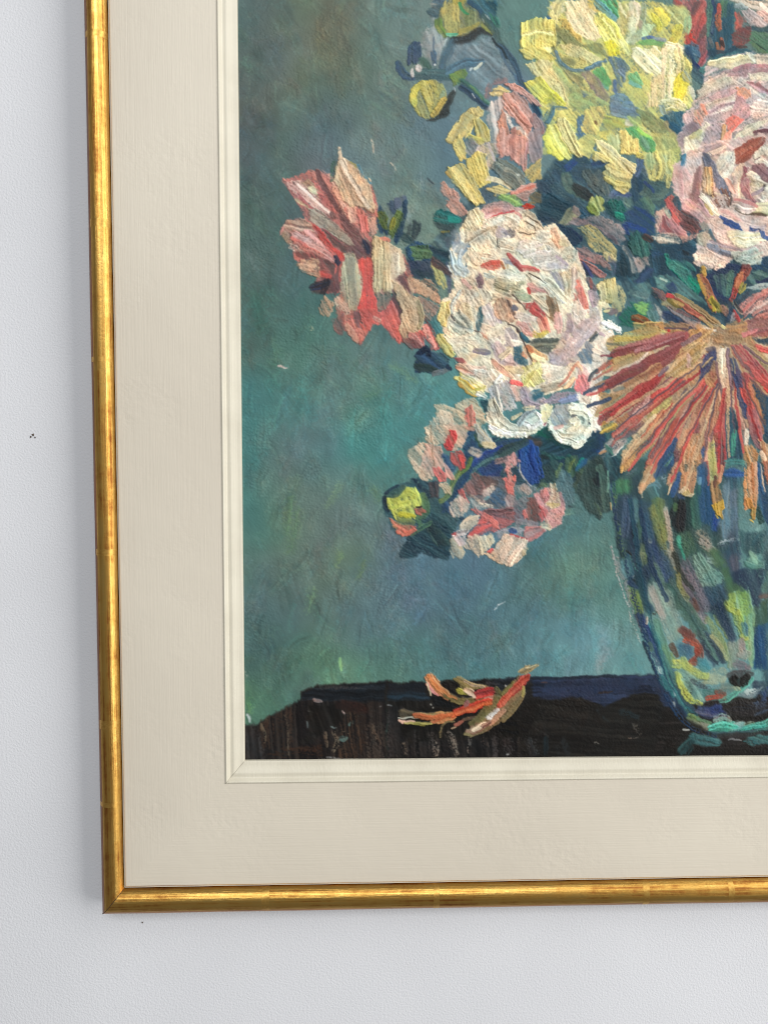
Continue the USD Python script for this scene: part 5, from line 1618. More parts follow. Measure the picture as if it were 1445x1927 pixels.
P2* b0a4a8/9c9098 60 680,1260 740,1240 800,1300 820,1420 700,1400
S2 8a7f94/c8bcb4 60 700,1280 780,1400
P2* e0d4bc/d0c4ac -30 560,1230 680,1240 700,1380 600,1420 540,1340
S2* e8e0cc 50 780,1370 850,1380
P3* d8c478/ccb86c 60 60,1320 120,1290 220,1440 180,1480
T 811 580
S3* d0c46c/c0b460 80 80,280 150,380 190,430
P3* e0d8bc/d4ccb0 40 120,260 280,280 440,230 520,330 480,400 380,440 240,440
S3 e8e0c8/c8c0a8 60 200,300 420,320
P3* dcd0b4/d0c4a4 40 240,420 400,430 540,460 560,560 460,600 320,560
S1* 80788c/706884 40 420,400 540,420
P3* d0c4b4/e0d4c0 50 540,300 660,260 640,340 560,360
P2* b09ca0/bca8a8 55 560,330 640,320 720,400 800,460 820,540 740,560 640,510 590,430
S2 c8b8b8/a08c94 50 590,370 680,500 780,530
S3* d8ccac/c8bc9c 50 660,460 740,400
P1* 2f5a6c/28505f 75 785,370 840,360 850,430 900,500 900,540 820,530 790,460
S2* d89068 30 870,420 890,460
P3* d8945c/e0a868 35 900,360 960,360 1080,460 1080,490 960,500 930,440
S3 e8d8a0 30 950,440 1060,490
S2 3a2c2c 14 800,200 870,320 950,490
S2* c8683c 36 910,360 950,400
P2* b8a4a4/a8949c 15 1110,430 1260,380 1400,400 1380,500 1240,550 1100,510
S2 c4b4b4/98869a 60 1140,500 1280,460 1370,430
P2* c0a8a4/d0b8b0 60 1230,150 1330,120 1445,100 1600,200 1440,380 1300,380 1220,300
S2* b090a0/a084a0 50 1300,60 1310,180 1240,320
S2 dcc4a8/e0d0b4 70 1220,80 1240,200
S2* e8dccc/d8c8c0 60 1360,20 1380,130
S2* c89ca0/d0b0b0 90 1380,280 1500,160
S2* d8a094 60 1180,60 1200,220
P2* c8a088/d8b8a0 40 1160,380 1240,280 1280,340 1200,440
P3* d8d080/ccc470 60 880,560 1000,500 1080,560 1060,680 960,740 860,740 850,660
S3* e4dc98/ccc474 60 900,640 1000,540
S3 c8c068 40 880,700 960,600
P3* ecdcc0/e0d0b0 -15 1040,520 1100,540 1330,560 1240,660 1080,700 1060,600
S3 f0e4cc/d8c8b0 60 1060,640 1280,600
S2 b0a4b8 24 1080,700 1160,650
P3* d8b494/ccac8c 40 570,480 640,520 780,640 760,650 680,600 590,560
S2* c88c78/d8a088 30 580,500 680,590 760,640
S2* d8c8a0/c4b48c 44 720,570 860,600
P2* 8c4c4c/703c44 30 210,460 290,470 330,520 260,510
P3* d8b8a0/ccac94 30 230,520 340,530 500,560 520,600 400,640 280,610
S2 b8806c/d8a890 24 250,560 400,610
S3* e4dcc8/d8d0bc 70 420,600 540,640
P3* e0ccb0/e8d8c0 50 520,580 620,580 720,660 700,700 600,720 520,660
P3* dccc70/d0c064 40 220,660 280,610 420,680 520,720 480,820 420,830 320,760
S3 f0e8c0/c8a848 40 280,660 400,740 480,780
S3 b89440 20 260,700 340,790 420,830
S3 e8dca0 30 300,630 480,720
S2 98a038 20 420,760 470,750
S3* e8e4d4 50 450,800 500,830
P1* 6a5c78 60 710,680 740,650 770,700 740,730
S2* d85c58 46 770,690 840,710
P2* e8c4b0/d8a898 70 720,740 830,730 850,860 780,860
P2* b0b4b4/98a0a4 60 540,760 600,690 700,690 780,840 800,940 700,960 620,1010 580,900
S2 808c94/c8ccc4 44 600,760 640,900 660,980
S2 c4c8bc/8f989c 50 680,760 760,920
S3* d0d8d0 50 620,700 660,640
P2* b0949c/a4889c 40 840,740 880,740 960,820 1060,880 1080,900 960,920 860,880
S2 c4a8ac/9c8094 60 850,780 900,880 1040,930
S2 b89ca4 60 1000,830 1080,880
P2* a08cac/8c7c9c -12 1060,880 1140,800 1300,790 1445,800 1420,860 1260,890 1120,900
S2* 7080a0 60 1240,870 1420,820
S2* b0a088/a09078 60 1060,760 1240,720
P1* 2f5a64/285464 -20 940,820 980,780 1050,780 1040,830 970,850
P3* e0dcc4/e8e4cc 60 530,850 580,860 620,980 700,1060 800,1110 940,1140 1050,1090 1040,1130 960,1180 840,1210 700,1210 580,1180 530,1080
S4 f0ecd8/d0ccb4 50 560,900 600,1040 720,1150 900,1160
S4 ece8d0/b8b8a4 60 580,880 660,1040 800,1120 960,1120
S4 f4f0dc/ccd4cc 60 560,1120 680,1180 860,1180
S4 a8b4b4 20 570,1100 620,1140
P3* ccd4c8/e0e0cc -20 800,1090 860,1000 960,940 1050,1000 1050,1080 960,1130
S4 f0ece0/b0b8b0 40 860,1080 960,1110 1040,1050 1000,980
S3* 8ca0a4/b0bcb8 44 820,1080 900,990 960,960
S3 d8c8a0/c8b890 30 760,1020 840,990
S2 e8d8b0 50 880,940 960,930
S3* d8d8b8/e4e0c4 60 1050,930 1080,1020
S2* 3c3834 10 590,880 600,960 640,1020
P2* e8d4c4 60 1040,1060 1080,1020 1090,1110 1040,1110
S2 c8485c 14 1060,1100 1080,1060
P1 2a5058/203f48 60 470,880 530,870 520,980 480,920
S2 b8ccc8 20 450,850 530,860
T 1000 620
P1o e4d8c4/d8c8b4 60 480,60 760,-10 790,120 720,260 640,560 680,860 600,960 480,760 400,480
P3* e4e4cc/d8dcc8 20 150,870 190,760 280,700 420,690 540,730 590,830 570,950 500,1050 400,1090 260,1050 170,970
S4 f0eed8/d8d8c0 60 360,740 480,720 570,800 570,920 490,1030 400,1070
S4 ecead0/c8ccb8 60 380,790 480,790 510,880 440,980 320,1000 230,960
S4 f0eed8/dcdcc4 60 180,920 260,1020 400,1070
S4 e8e4c8 50 370,860 430,850 420,920 340,950
P2* 8c9898/7c8a90 60 180,800 240,710 350,700 350,880 260,920 200,880
S2 a0a8a4/707c84 44 230,760 300,880
S3 6a7070 16 380,820 420,810
S3 505860 20 540,880 544,884
S2 e0a898 50 220,920 280,910
P3* ece0cc/e0d0bc 40 480,640 640,610 660,680 620,800 590,860 560,740
S3 f4e8d4 60 600,640 580,720
S3* ece4d4/e0d4c0 60 600,860 640,930
S4* e0dcc4 40 380,1080 430,1090 480,1060
P2* d8d0a0/c8c090 70 90,740 160,700 200,720 150,860 100,880
P2* 707c84/60707c 60 430,240 500,190 600,190 620,250 540,310 480,310
S1 8f989c/5c6874 60 540,140 580,220
S2* 14181c/2a2c30 40 560,60 600,20
S1 40484c 26 560,100 620,40
P2* d89c98/e0b0a4 60 420,340 500,340 560,440 540,560 480,560
P2* e07c7c/d87078 65 420,500 480,400 540,460 540,560 610,590 560,620 460,600 410,560
S2 e88c88 50 470,460 500,560
S2* c85c4c/d88060 26 260,530 360,420 440,310
S2 d88060/e0a878 40 330,540 400,470
S2 c8704c/e8c098 30 440,330 470,380
P3* ecdcc4/e0ccb0 -30 100,330 300,350 400,330 300,440 140,500
T 1000 430
P2* c8b0ac/b8a0a4 -50 370,1000 520,860 620,800 680,900 560,1000 480,1100 400,1200 240,1240 160,1200 300,1100
S2 d8c0b8/b09aa4 80 420,1080 600,880
P3* ecd8c8/e0ccb8 60 400,700 440,660 480,760 540,760 480,860 400,820
S2* e8d8c0/d8c0a8 50 420,700 430,800
P1~ f0e8d8/e8dcc8 40 620,860 760,840 860,930 840,1000 680,1000
S3 f4f0e4 50 680,880 820,940
P3* d4bc70/c8b068 80 610,520 680,480 780,470 800,640 760,700 640,710
S3* ecdc9c/d8c478 60 650,520 670,700
S3 e8d890/d0bc70 50 720,500 740,690
P1* c8b878/b8a86c 70 770,500 830,540 880,640 870,740 800,810 760,760
S2 ecdcb0 50 640,710 740,760
S1* 6a5c6c 50 730,770 790,780
S2 e8e098 20 690,780 730,770
P2* b0aca8/a09c9c 70 540,720 640,760 660,840 560,840
S2 b08898 60 560,600 590,720
S2* 5a4c64/6c5f78 60 540,480 590,560
S2* a04c50 26 570,480 560,560
P2* 8c8898/7c7c90 70 600,600 640,660 620,740 580,700
S2* d07ca0/c890a8 26 640,980 690,1010
P3* ecdcc8/e0ccb4 30 600,1100 700,1180 640,1260 560,1240
@ chrysanthemum petal
T 1000 620
P1o d0b08c/b88c60 -35 760,60 1440,20 1445,520 1180,820 1000,960 820,900 700,820 720,640 760,400 800,200
T 1156 440
P1o c8a880/b08458 60 460,900 700,830 860,860 1040,900 1260,800 1600,760 1600,1300 1445,1500 200,1500 100,1350 200,1200
T 1156 700
P1o c0946c/a87850 70 350,0 1445,0 1420,500 1300,560 1220,500 1040,300 1020,640 860,680 700,760 600,640 560,560 400,700 300,640
T 1000 620
P2* b89040/c4a058 -12 700,150 740,60 900,30 1100,-40 1240,20 1100,100 900,170 780,220 720,200
S2* c8a860/b07c40 60 1230,0 1000,60 820,110
S2* a8a058/98a060 50 940,60 1060,90
P2* c4a458 0 960,-60 1230,-70 1200,0 960,10
S1* 5a6458/4c5a58 24 720,130 820,150 930,150
S2* b04444/a83840 70 1440,30 1240,80 1000,140 840,210
S2 b84c50/c87070 40 1440,90 1200,120 960,200
S2* 9c4050 20 840,210 740,250 650,255
P2* a89438/b8a048 -30 760,290 860,230 1040,180 1080,190 960,270 820,320
S2* c8a878/b89460 70 1080,230 880,310 680,390
S2* b06050/b87060 40 860,270 700,330 600,400
S2 e0d0b0/d8c8a8 36 1120,240 960,330 800,390 620,440
S1* 3c4448/505860 30 610,380 570,410 540,480
S2 b86858 24 820,340 660,420 580,470
S2* a03038/b04048 110 1400,170 1150,280 900,420 660,540
S2 b83840/a83040 60 1380,200 1200,320 980,450
S2 c87078/b04448 40 1100,320 880,430 740,490
S1* 4c5a6c/5c6878 36 760,460 620,530 490,600
S2* 8c3c4c 26 900,480 700,540
S2* c09468/b88c60 100 1090,430 920,560 760,640
S2 d8b890/a87c50 40 1060,450 860,580
S1* 8c8c7c/707c74 40 860,550 780,570
P2* b8905c/a87c48 -40 640,580 720,600 900,640 820,740 680,800 600,800 650,700
S2 c8a068/8c8460 60 860,640 740,720 610,800
S1* 6c7868 30 830,720 700,800
S1* 3c4c60/34445c 34 725,655 620,690 535,715
S2* a82c30/b84040 120 1200,380 1100,520 880,720 660,850
S2 c04c48/a83434 60 1180,440 980,640 760,800
S2 d0906c/c87c60 30 1000,660 800,790
P2* b89038/c8a038 -30 645,900 680,860 780,870 820,920 760,960 660,985
P2* b8784c/b08048 -35 780,860 940,760 1020,760 960,860 840,940
S2* b85048/c87060 60 1060,760 900,900 780,1000
S2* c06c54 50 1440,470 1240,600 1000,800
S2* 984860/905060 26 1380,420 1220,520 1060,630
S2* 7c4450/8c5058 34 1440,480 1300,570
S2* b84840/c85048 90 1380,460 1250,560 1060,700
S2* b05058 80 1100,680 940,800
S2 d8a090/c88878 50 1100,620 1060,720 960,800
P2* c0b45c/b8a858 -45 1040,850 1150,740 1240,650 1310,630 1300,700 1180,800 1090,880
S2* c89878/a8504c 60 1080,860 960,1010
S2* 8c4450/6c4c60 50 1050,890 900,980 800,1020
S2* d0a878/d8b888 60 1160,830 1020,980 900,1140 850,1290
S2* b04c3c/c87850 70 1240,800 1120,960 980,1130 880,1260
S2* b83c38/c06050 50 1340,720 1240,860 1160,1010
S2* c89050/b88048 80 1110,1080 1000,1180 860,1300
S2 d8a050 24 850,1290 835,1340
S2 7c7458/6a6858 18 1060,1040 940,1180
S2 d8b07c 40 1000,1040 880,1220
P1* 7c5058/6a4854 -60 1140,1140 1240,960 1330,820 1400,700 1445,560 1445,640 1380,780 1260,960 1160,1140
S2* c06c54/b04840 100 1440,760 1300,960 1180,1150 1110,1290
S2 a83c38/b85448 60 1380,860 1240,1080 1130,1260
S1* 5c4c54 30 1445,600 1380,720 1300,860
S2* a88c50 16 1440,680 1320,850
P2* c89058/bc8450 -65 1060,1360 1110,1290 1220,1280 1150,1420 1080,1445
T 1156 700
S2* c09060/b88458 90 360,890 310,980 270,1080
S2 d8b488/b87c4c 40 390,900 300,1040
S2 d8c8a8 20 240,1080 265,1180
S2* d8a070 40 280,1060 250,1130
P1* 906054/a06c58 -55 330,840 400,700 500,520 620,380 740,260 700,360 600,540 460,760 400,860
S2* b04438/b85448 90 600,480 500,680 380,860
S2* 7c4858/8c5458 46 560,420 440,620 360,800
S1* 4c4450 30 690,200 600,330 500,480
S2* a89460/988458 18 720,220 560,430 430,620
S2 d8a890/c88060 36 700,320 620,470
S1* 28466c/304c74 60 560,640 480,780 390,980
S1 5f8a78 40 510,800 480,880
S2* 8c5860/7c5060 64 790,200 700,420 610,620 570,780
S2* c49070/b89068 90 760,420 660,600 620,760
S2 c87c68 24 700,340 640,500 590,660
P2* 9c5060/ac6068 85 560,760 630,720 630,840 560,860
P2* b8785c/c0845c -70 510,1120 500,1000 560,850 640,850 600,960 560,1040
S2 c89068 40 560,900 520,1060
P1* 34507c/3c5070 80 600,970 560,1080 600,1180 650,1200 610,1060
P2* c08858/b87c50 80 600,880 620,740 700,640 800,600 830,640 830,720 800,860 780,940 640,960
S2 d8b088/b87848 60 760,640 720,800 700,920
S2 d4a070/c07c50 50 680,700 660,860
P2* c88858/b87850 85 620,960 780,930 750,1060 730,1160 610,1140
S2 d8a470/bc7048 50 680,960 650,1120
P3* dcc07c/d8c8a0 -30 605,1130 660,1080 740,1150 720,1180 640,1170
S2 dcb888 14 530,1060 500,1150
S2* b84040/a83838 110 890,40 880,180 850,320
S2 c06050/a84440 50 820,100 780,260 740,460
S2* b87858/c49068 60 790,300 740,480 700,620
S2* b04850/a84058 90 830,500 760,540
S2* c4946c/b88860 60 870,330 830,500 830,620
S2* b46c54/b87c60 110 940,120 920,300 900,500 870,680
S2* 8c545c 24 860,440 850,620 855,720
S1* 7c5058/8c5c64 40 870,700 850,790 820,820
P1* 284c88/305890 85 805,730 830,700 850,740 830,790 810,780
S1* 8c5c60 26 960,500 910,620 880,740
S2 d88880/c89078 40 880,640 860,860
S2* b83434/a83c40 100 990,540 1000,760 990,940
S2* b84c48/a84848 70 1020,300 1000,440 960,540
S2 c87060 40 1010,440 1030,640
S2* c03c3c/b04848 26 1040,440 1040,820
P2* bcb060/c4b868 84 885,660 930,650 945,800 970,990 890,1040 880,900
S2 d0c478/a8a050 30 910,720 930,980
S2* b04448 24 870,840 880,1060
S2* c88058 40 1000,900 985,1030
P2* a87038/b88048 80 900,1040 940,990 980,1040 1000,1120 1010,1230 930,1260 910,1140
S2 6c4838/8c5c40 34 940,1000 950,1080
P3* d89c28/c8882c 80 915,1250 1010,1200 1030,1270 1000,1310 1020,1360 980,1350 940,1320
S3* e0b040/c89030 24 990,1290 1010,1370
S3 e8c048 16 950,1340 970,1370
P1* 34587c/2c5074 85 790,900 840,860 870,960 840,1040 780,1000
S1 6a90a4 24 800,1000 795,1050
S2* c49474/b88868 60 980,0 990,100 1000,200
S1* 4c4868/5c5068 30 970,0 1000,120 1020,240
S2* d8b898/c89c80 60 1060,0 1070,160 1080,300
S2* c87868/b86860 50 1060,220 1050,330
S1* 50445c 24 1110,0 1100,160
S2* c8a88c/d8bc9c 50 1130,240 1140,360 1190,520
S2* b88874/c89880 80 1160,420 1220,560 1230,680
S2 d8c8b0/a89080 50 1240,560 1230,660
S1* 34466c/2c3c60 60 1150,0 1180,140 1210,280 1230,420
S2* a84c48/b85850 90 1220,40 1260,200 1290,380 1330,560
S2* c07450/b86848 60 1290,120 1340,280 1390,460 1390,560
S2 c08048/a85040 26 1330,200 1400,480
S2* b84450/b05058 110 1290,400 1320,560 1360,680
S2* b03040 30 1370,660 1385,770
P2* b88048/a87040 80 1200,680 1290,690 1340,760 1330,900 1260,900 1220,820
S2 d8b890/c88848 40 1240,700 1290,860
P2* d09058/c47c48 85 1230,900 1330,880 1340,1060 1350,1190 1320,1290 1230,1290
S2 e0a878/b87040 50 1280,880 1290,1140
S2 d8a078 24 1330,860 1345,1180
S3 c88030 40 1260,1200 1280,1280
S3* dca838/c88c34 40 1300,1290 1310,1380
S3 e0bc48 14 1280,1400 1310,1415
P2* b88c60/c89c70 60 1360,640 1430,680 1600,740 1600,1000 1445,1040 1400,900
S2 d8b890/b87c50 40 1390,680 1430,860
S2* d0b090 20 1370,880 1410,1120
S2* a86048 60 1430,860 1460,1040
S2* d8b898 40 1380,760 1420,820
P2* d03c38/c44840 40 1280,20 1330,0 1445,120 1600,260 1600,360 1445,180 1340,80
S2* 7c5058 30 1280,60 1380,180 1445,240
P1 22404e/2a4858 85 1050,345 1110,340 1150,460 1195,570 1200,700 1200,880 1060,880 1048,600
S1 3f8a74/2f6a5c 40 1130,560 1130,660 1115,780
S1 5a9a88/4a8a80 60 1060,850 1200,850
P1 1f4460/28506a 70 1290,110 1340,150 1445,250 1445,620 1400,560 1380,400 1340,260
S1 28466c/305078 46 575,640 520,760 440,880 390,980
S1 28466c/305078 40 610,960 570,1060 540,1160
S1 26425c/305070 44 850,860 845,960 830,1080
S1 2a4a70/305878 30 1360,880 1370,1000 1400,1140
T 0 0
S2* d0a878/b88858 26 6650,3290 6115,3445 5600,3620
S2* d0a878/b88858 26 6650,3380 6170,3660 5710,3960
S2* d0a878/b88858 26 6690,3470 6260,3905 5850,4360
S2* d0a878/b88858 26 6730,3560 6380,4035 6050,4530
S2* d0a878/b88858 26 6780,3580 6605,4085 6450,4610
S2* d0a878/b88858 26 6850,3560 6845,3920 6860,4300
S2* a83838/b85048 24 6675,3250 6102,3465 5560,3710
S2* a83838/b85048 24 6625,3340 6117,3600 5640,3890
S2* a83838/b85048 24 6640,3450 6180,3805 5750,4190
S2* a83838/b85048 24 6690,3500 6285,3945 5910,4420
S2* a83838/b85048 24 6740,3500 6417,3960 6125,4450
S2* a83838/b85048 24 6760,3560 6520,4027 6310,4525
S2* a83838/b85048 24 6820,3600 6775,4010 6760,4450
S2* a83838/b85048 24 6900,3500 6930,3860 6990,4250
S2* a83838/b85048 24 6920,3450 7020,3785 7150,4150
S1* 6a4858/4c4864 13 6600,3310 6140,3475 5700,3660
S1* 6a4858/4c4864 13 6590,3425 6185,3722 5800,4040
S1* 6a4858/4c4864 13 6650,3500 6305,3885 5980,4290
S1* 6a4858/4c4864 13 6710,3530 6420,3935 6150,4360
S1* 6a4858/4c4864 13 6750,3610 6545,3965 6360,4340
S1* 6a4858/4c4864 13 6790,3500 6690,3915 6610,4350
S1* 6a4858/4c4864 13 6860,3450 6875,3752 6910,4075
S1* 6a4858/4c4864 13 6900,3360 7030,3670 7180,4000
T 1156 440
S1* 24385c/304868 80 480,760 600,830 700,890
S1* 3a3450/48405c 60 620,840 750,890
P2* a88884/b89890 35 510,700 600,730 720,800 820,830 740,870 600,780 530,740
S2 7c5058 24 500,680 640,740 800,820
P2* b8a060/c4a868 35 420,600 500,620 610,690 560,720 460,660
P2* a86c5c/986058 40 350,500 440,530 490,580 480,620 400,600
P3* a88854/b89460 38 540,570 580,560 720,640 860,720 960,800 1030,880 960,890 860,830 740,720 600,640
S3 c8a878/8c6c40 40 600,600 780,710 960,850
S3 8a7848 24 580,570 740,650
S3 c87058/b85c4c 40 520,590 660,690 800,780 860,830
S2* c84040 36 505,580 540,600
S2 c8a050 30 540,630 640,670
S2* 706028 24 500,620 560,680 620,700
S3 d8b468 24 800,790 920,880
S3 e0d080 30 1010,870 1040,890
S3 e8e0cc 20 850,880 940,910 1030,920
P2* b8844c/a87c50 20 380,860 440,830 700,850 660,920 480,900
S1 604058 20 480,880 680,890
S2 c83030 20 505,905 515,910
P2* a8b078/b8a850 -5 0,980 180,920 400,890 480,920 300,1010 100,1050 0,1040
S2* b89858/a88448 60 180,930 420,910
S2* a83440/b84c54 110 690,970 480,1000 260,1060 0,1120
S2 c87880/b04048 40 640,940 420,1020 200,1090
S2* c04048 60 690,950 690,1010
P2* b8985c/a88858 -30 0,1170 200,1110 280,1100 200,1180 0,1290
S2 e8d0b8/d8c8a8 40 300,1130 180,1230 0,1300
S2* a83038/b03c44 120 620,1070 380,1200 150,1300 -40,1400
S2 c05058/a02c34 50 600,1130 420,1240 240,1330
S2* b87c50/c49468 90 420,1260 280,1340 120,1430
P2* b88448/c09458 -35 700,900 780,890 920,900 900,970 800,1000 700,990
P2* a07c54/8c6c50 0 900,960 980,900 1100,900 1230,960 1240,1010 1050,1040 940,1050
S2 b88c5c/94704c 70 980,980 1180,990
S2* b08854 60 1080,880 1160,900
S2* 8c6068/7c505c 44 800,940 720,990 640,1040
P2* b8985c/c8a46c -40 640,1070 760,1010 880,1020 860,1090 780,1190 600,1360 480,1330
S2 d8b884/b08848 50 800,1060 640,1230 500,1340
S2 d0a89c/c89890 50 700,1140 700,1240
P2* c8a87c/d8bc94 -50 780,1200 830,1120 900,1020 930,1000 900,1070
S1* 60506c/70566c 30 490,1260 420,1330
P1* 38406c/2f3c5c -55 810,1240 860,1140 930,1070 970,1110 940,1200 860,1320 800,1380
S1* 5c5068 40 880,1080 940,1080
S2 b89868/484860 20 830,1250 920,1160
P2* b88858/a87c50 75 840,1340 930,1200 960,1260 940,1440 850,1400
S2* 8c5058/7c4c5c 30 950,1220 990,1440
P2* d8c0a0/c8a888 86 960,1090 1050,1060 1060,1240 1050,1445 1010,1445 970,1260
S2 e8d8bc 40 1010,1100 1020,1300
S2* 6c4858/7c5464 36 1060,1080 1080,1300 1100,1440
P1* 2c3c60/3c4868 70 1080,1160 1140,1180 1190,1360 1210,1445 1140,1445 1100,1280
S2 a89060 14 1110,1180 1130,1300
P2* b86058/a84c4c 55 1090,1040 1180,1040 1320,1200 1445,1330 1600,1460 1600,1550 1445,1445 1300,1360 1180,1180
S2* cc4440/c85850 70 1240,1220 1360,1340 1500,1460
S2 8c5458 30 1110,1060 1200,1200 1300,1330
P2* a88c58/b89860 30 1240,1040 1340,1100 1445,1160 1600,1240 1600,1330 1445,1270 1320,1160
S2* 805058 26 1230,1060 1340,1160 1500,1260
P2* d05048/c44c48 20 1290,1010 1440,1060 1600,1080 1600,1140 1380,1110
P1* 1f3848/2c4858 -5 1300,980 1400,980 1600,940 1600,1030 1400,1040
P2* c43840/b83440 -20 1240,960 1350,930 1600,840 1600,930 1400,960
P2* 9c4450/a84c54 -10 1200,860 1300,790 1445,790 1600,760 1600,850 1340,930
S2* c87070 40 1220,950 1330,900
P2* cc8478/c47468 -42 1160,720 1210,640 1300,580 1445,510 1600,420 1600,520 1445,590 1320,700 1220,790
S3 d89888/b86860 40 1200,740 1320,610 1480,520
P2* dcb0a0/e0c0b0 -30 1240,760 1320,670 1445,610 1600,560 1600,680 1445,690 1330,740
S2 c88878/b87068 30 1300,760 1400,690 1600,620
P2* b87068/c88074 -20 1300,780 1445,700 1600,700 1600,780 1420,790
P2* c08450/b88048 -10 1050,840 1200,800 1260,860 1190,940 1080,920
S2* c83438/b83c38 50 1130,740 1160,800
S2 d8c0a0/a8886c 20 1130,680 1190,760
S2 383840 24 1130,650 1190,740
P2* ccc0b8/b8a8a4 -40 1060,790 1110,740 1130,800 1080,830
@ foliage stem
P2* c87040/b86440 62 790,370 850,370 900,500 920,560 960,640 950,740 900,690 860,600
S2 d8a030/c88840 30 780,390 830,520 860,600
S2* b89038/c89838 60 830,320 850,370
P2* b8a830/a89828 50 880,640 920,580 1000,690 1010,740 950,740
S3 d0b428 30 920,600 940,720
S3 606020 24 920,620 960,700
S2* 8c8050/a89060 50 1040,700 1090,660
S2 b88068/a87060 50 1010,700 1050,760
P2* b84c38/a84838 -65 1140,420 1200,320 1270,280 1285,330 1230,420 1180,500 1150,540 1110,560
S2 d88050/c86840 50 1190,380 1150,500
S2* 90383c/803038 50 1220,300 1260,300
S2* c04838/b84040 50 1130,540 1090,630
S2* b8a838/a8a040 50 1210,480 1190,540
S1* 1f3a54/2a4460 40 1050,620 1090,720 1060,800
@ fallen_petal petal
T 730 1220
P1 0f1012/1c1d1e 45 500,300 620,290 720,450 640,470 560,430
P1 0f1214 25 400,450 560,480 640,560 440,540
P3* c07848/b06c40 58 355,270 390,240 450,260 500,340 540,420 620,470 580,490 480,450 400,400 360,330
S3 d89858/b87040 26 380,260 450,360 540,450
S3 5c4028 8 400,270 480,390 560,460
S3 c88078 26 370,330 420,410 470,450
S2 d8c8a0 14 360,310 390,400 400,440
S3* 6c5c34/7c6838 60 540,440 660,490 780,480 900,470
S3 8c7840 30 600,500 720,510
P3* 786838/8c7440 35 600,280 680,270 780,330 920,350 960,380 800,380 720,410 640,330
S3 c8a880/a88c58 30 720,310 820,350 910,360
S3* 989030 40 660,400 730,420
S3* d0a888/d8b89c 50 740,390 780,410 830,450
P3* b03838/983030 -8 810,400 880,370 980,370 1010,410 980,450 830,475
S3 7c2c2c 20 830,420 1000,400
S3 d04038 20 840,460 980,440
S3* d8a088 24 910,470 1010,450
S2* 706838/5c5834 50 1020,390 1050,430 1020,460
P3* b82c24/c83828 -18 620,580 760,520 920,480 1000,480 980,540 840,590 680,640 630,630
S3 8c2c28 20 800,540 960,500
S3 e06050 16 640,620 780,600
S3* 8c5c58/7c504c 36 740,490 735,580
S3* b87858 40 620,610 600,660
P3* c87c44/b87040 -12 400,680 540,620 620,600 640,660 540,700 400,710
P3* 8c7444/a88850 2 240,600 340,615 480,600 600,600 600,640 420,660 240,650
S3 c8a868/6c5c34 30 260,620 440,640 600,620
P2* 5c4c38/6c5a40 15 95,590 160,570 260,610 360,650 180,650 110,640
S3* c0b8a4/a89c88 14 95,655 180,650 290,660
S3* d8a890/c89880 30 110,680 240,690
P3* 7c7034/8c8038 3 170,690 300,700 400,690 400,720 280,730
S2 a89830 16 240,710 340,725
S2* 7c6c44/5c5438 20 500,840 510,730 570,690 630,690
S2* c09870 14 600,760 640,740
S2 8c5040 24 640,720 720,680
S2* a87850/5c4838 30 720,670 840,640
P3* 8c6c44/7c6840 -38 715,800 800,720 900,620 1000,520 1080,430 1180,310 1240,250 1290,330 1270,430 1180,560 1080,680 940,780 780,830
S3* 6c6440/5c5834 70 800,710 940,580 1040,470
S3* 5c5830/706838 40 1080,420 1180,320
P3* a03c34/b04c44 -48 1030,520 1120,430 1190,330 1250,260 1340,250 1330,310 1240,390 1140,480 1040,560
S3 c06054/8c3830 30 1080,500 1200,370 1310,270
S3* 806c44/6c5c3c 40 1080,680 1200,540 1270,420
S3* b8a048/98843c 24 1280,360 1260,440
S3* c88c68/b88060 50 970,700 1080,590
P3* c8c8c4/a8a49c -40 920,640 960,610 1040,560 1030,590 960,660
S3* c8a888/8c6450 70 760,790 900,710
S3 d8bc9c 30 800,770 920,690
S3* 704c40/8c6858 40 900,720 960,690
S3* 8c7848 24 720,810 780,820
P2* 988458/a89060 -35 1240,230 1300,170 1380,150 1410,165 1350,220 1290,250
S2 c8b888 14 1300,190 1380,165
S2 6c5c3c 16 1260,230 1350,190
S3 d88848/c87038 26 385,260 470,370 560,440 640,470
S3 e0a060 10 420,250 500,360 580,430
S3 d06838/c85c30 30 420,690 540,640 610,630
S2 e09850 12 460,610 560,600 620,600
S3* b84020/c85a2c 56 620,625 780,570 960,505
S3 c86834/b85428 40 250,630 420,650 600,615
S3* a83c2c/b85038 60 1060,520 1190,370 1310,280
'''


# ---------------------------------------------------------------- the painting: paint is laid stroke by stroke as a film of real thickness
GX0, GX1, GY0, GY1, GS = 434.0, 1530.0, -70.0, 1440.0, 1.18     # extent of the canvas, in units of about a third of a millimetre
NX, NY = int((GX1 - GX0) / GS), int((GY1 - GY0) / GS)
gx, gy = GX0 + GS * np.arange(NX), GY0 + GS * np.arange(NY)
rng = np.random.default_rng(11)


def fld(sig, seed):
    r = np.random.default_rng(seed)
    a = ndimage.gaussian_filter(r.standard_normal((NY, NX)).astype(np.float32), sig, mode='wrap')
    return a / a.std()


N1, N2, N2b, N6, N6b, N20 = fld(0.8, 1), fld(2.2, 2), fld(2.2, 3), fld(6, 4), fld(6, 6), fld(20, 5)
TAB = ndimage.gaussian_filter(rng.standard_normal((256, 512)), (1.2, 0.75), mode='wrap'); TAB = (TAB / TAB.std()).astype(np.float32)
BACK = BACKGROUND_SAMPLES
COL = np.zeros((NY, NX, 3), np.float32); HGT = np.zeros((NY, NX), np.float32); OWN = np.zeros((NY, NX), np.int32)
DRY = np.zeros((NY, NX), np.float32)


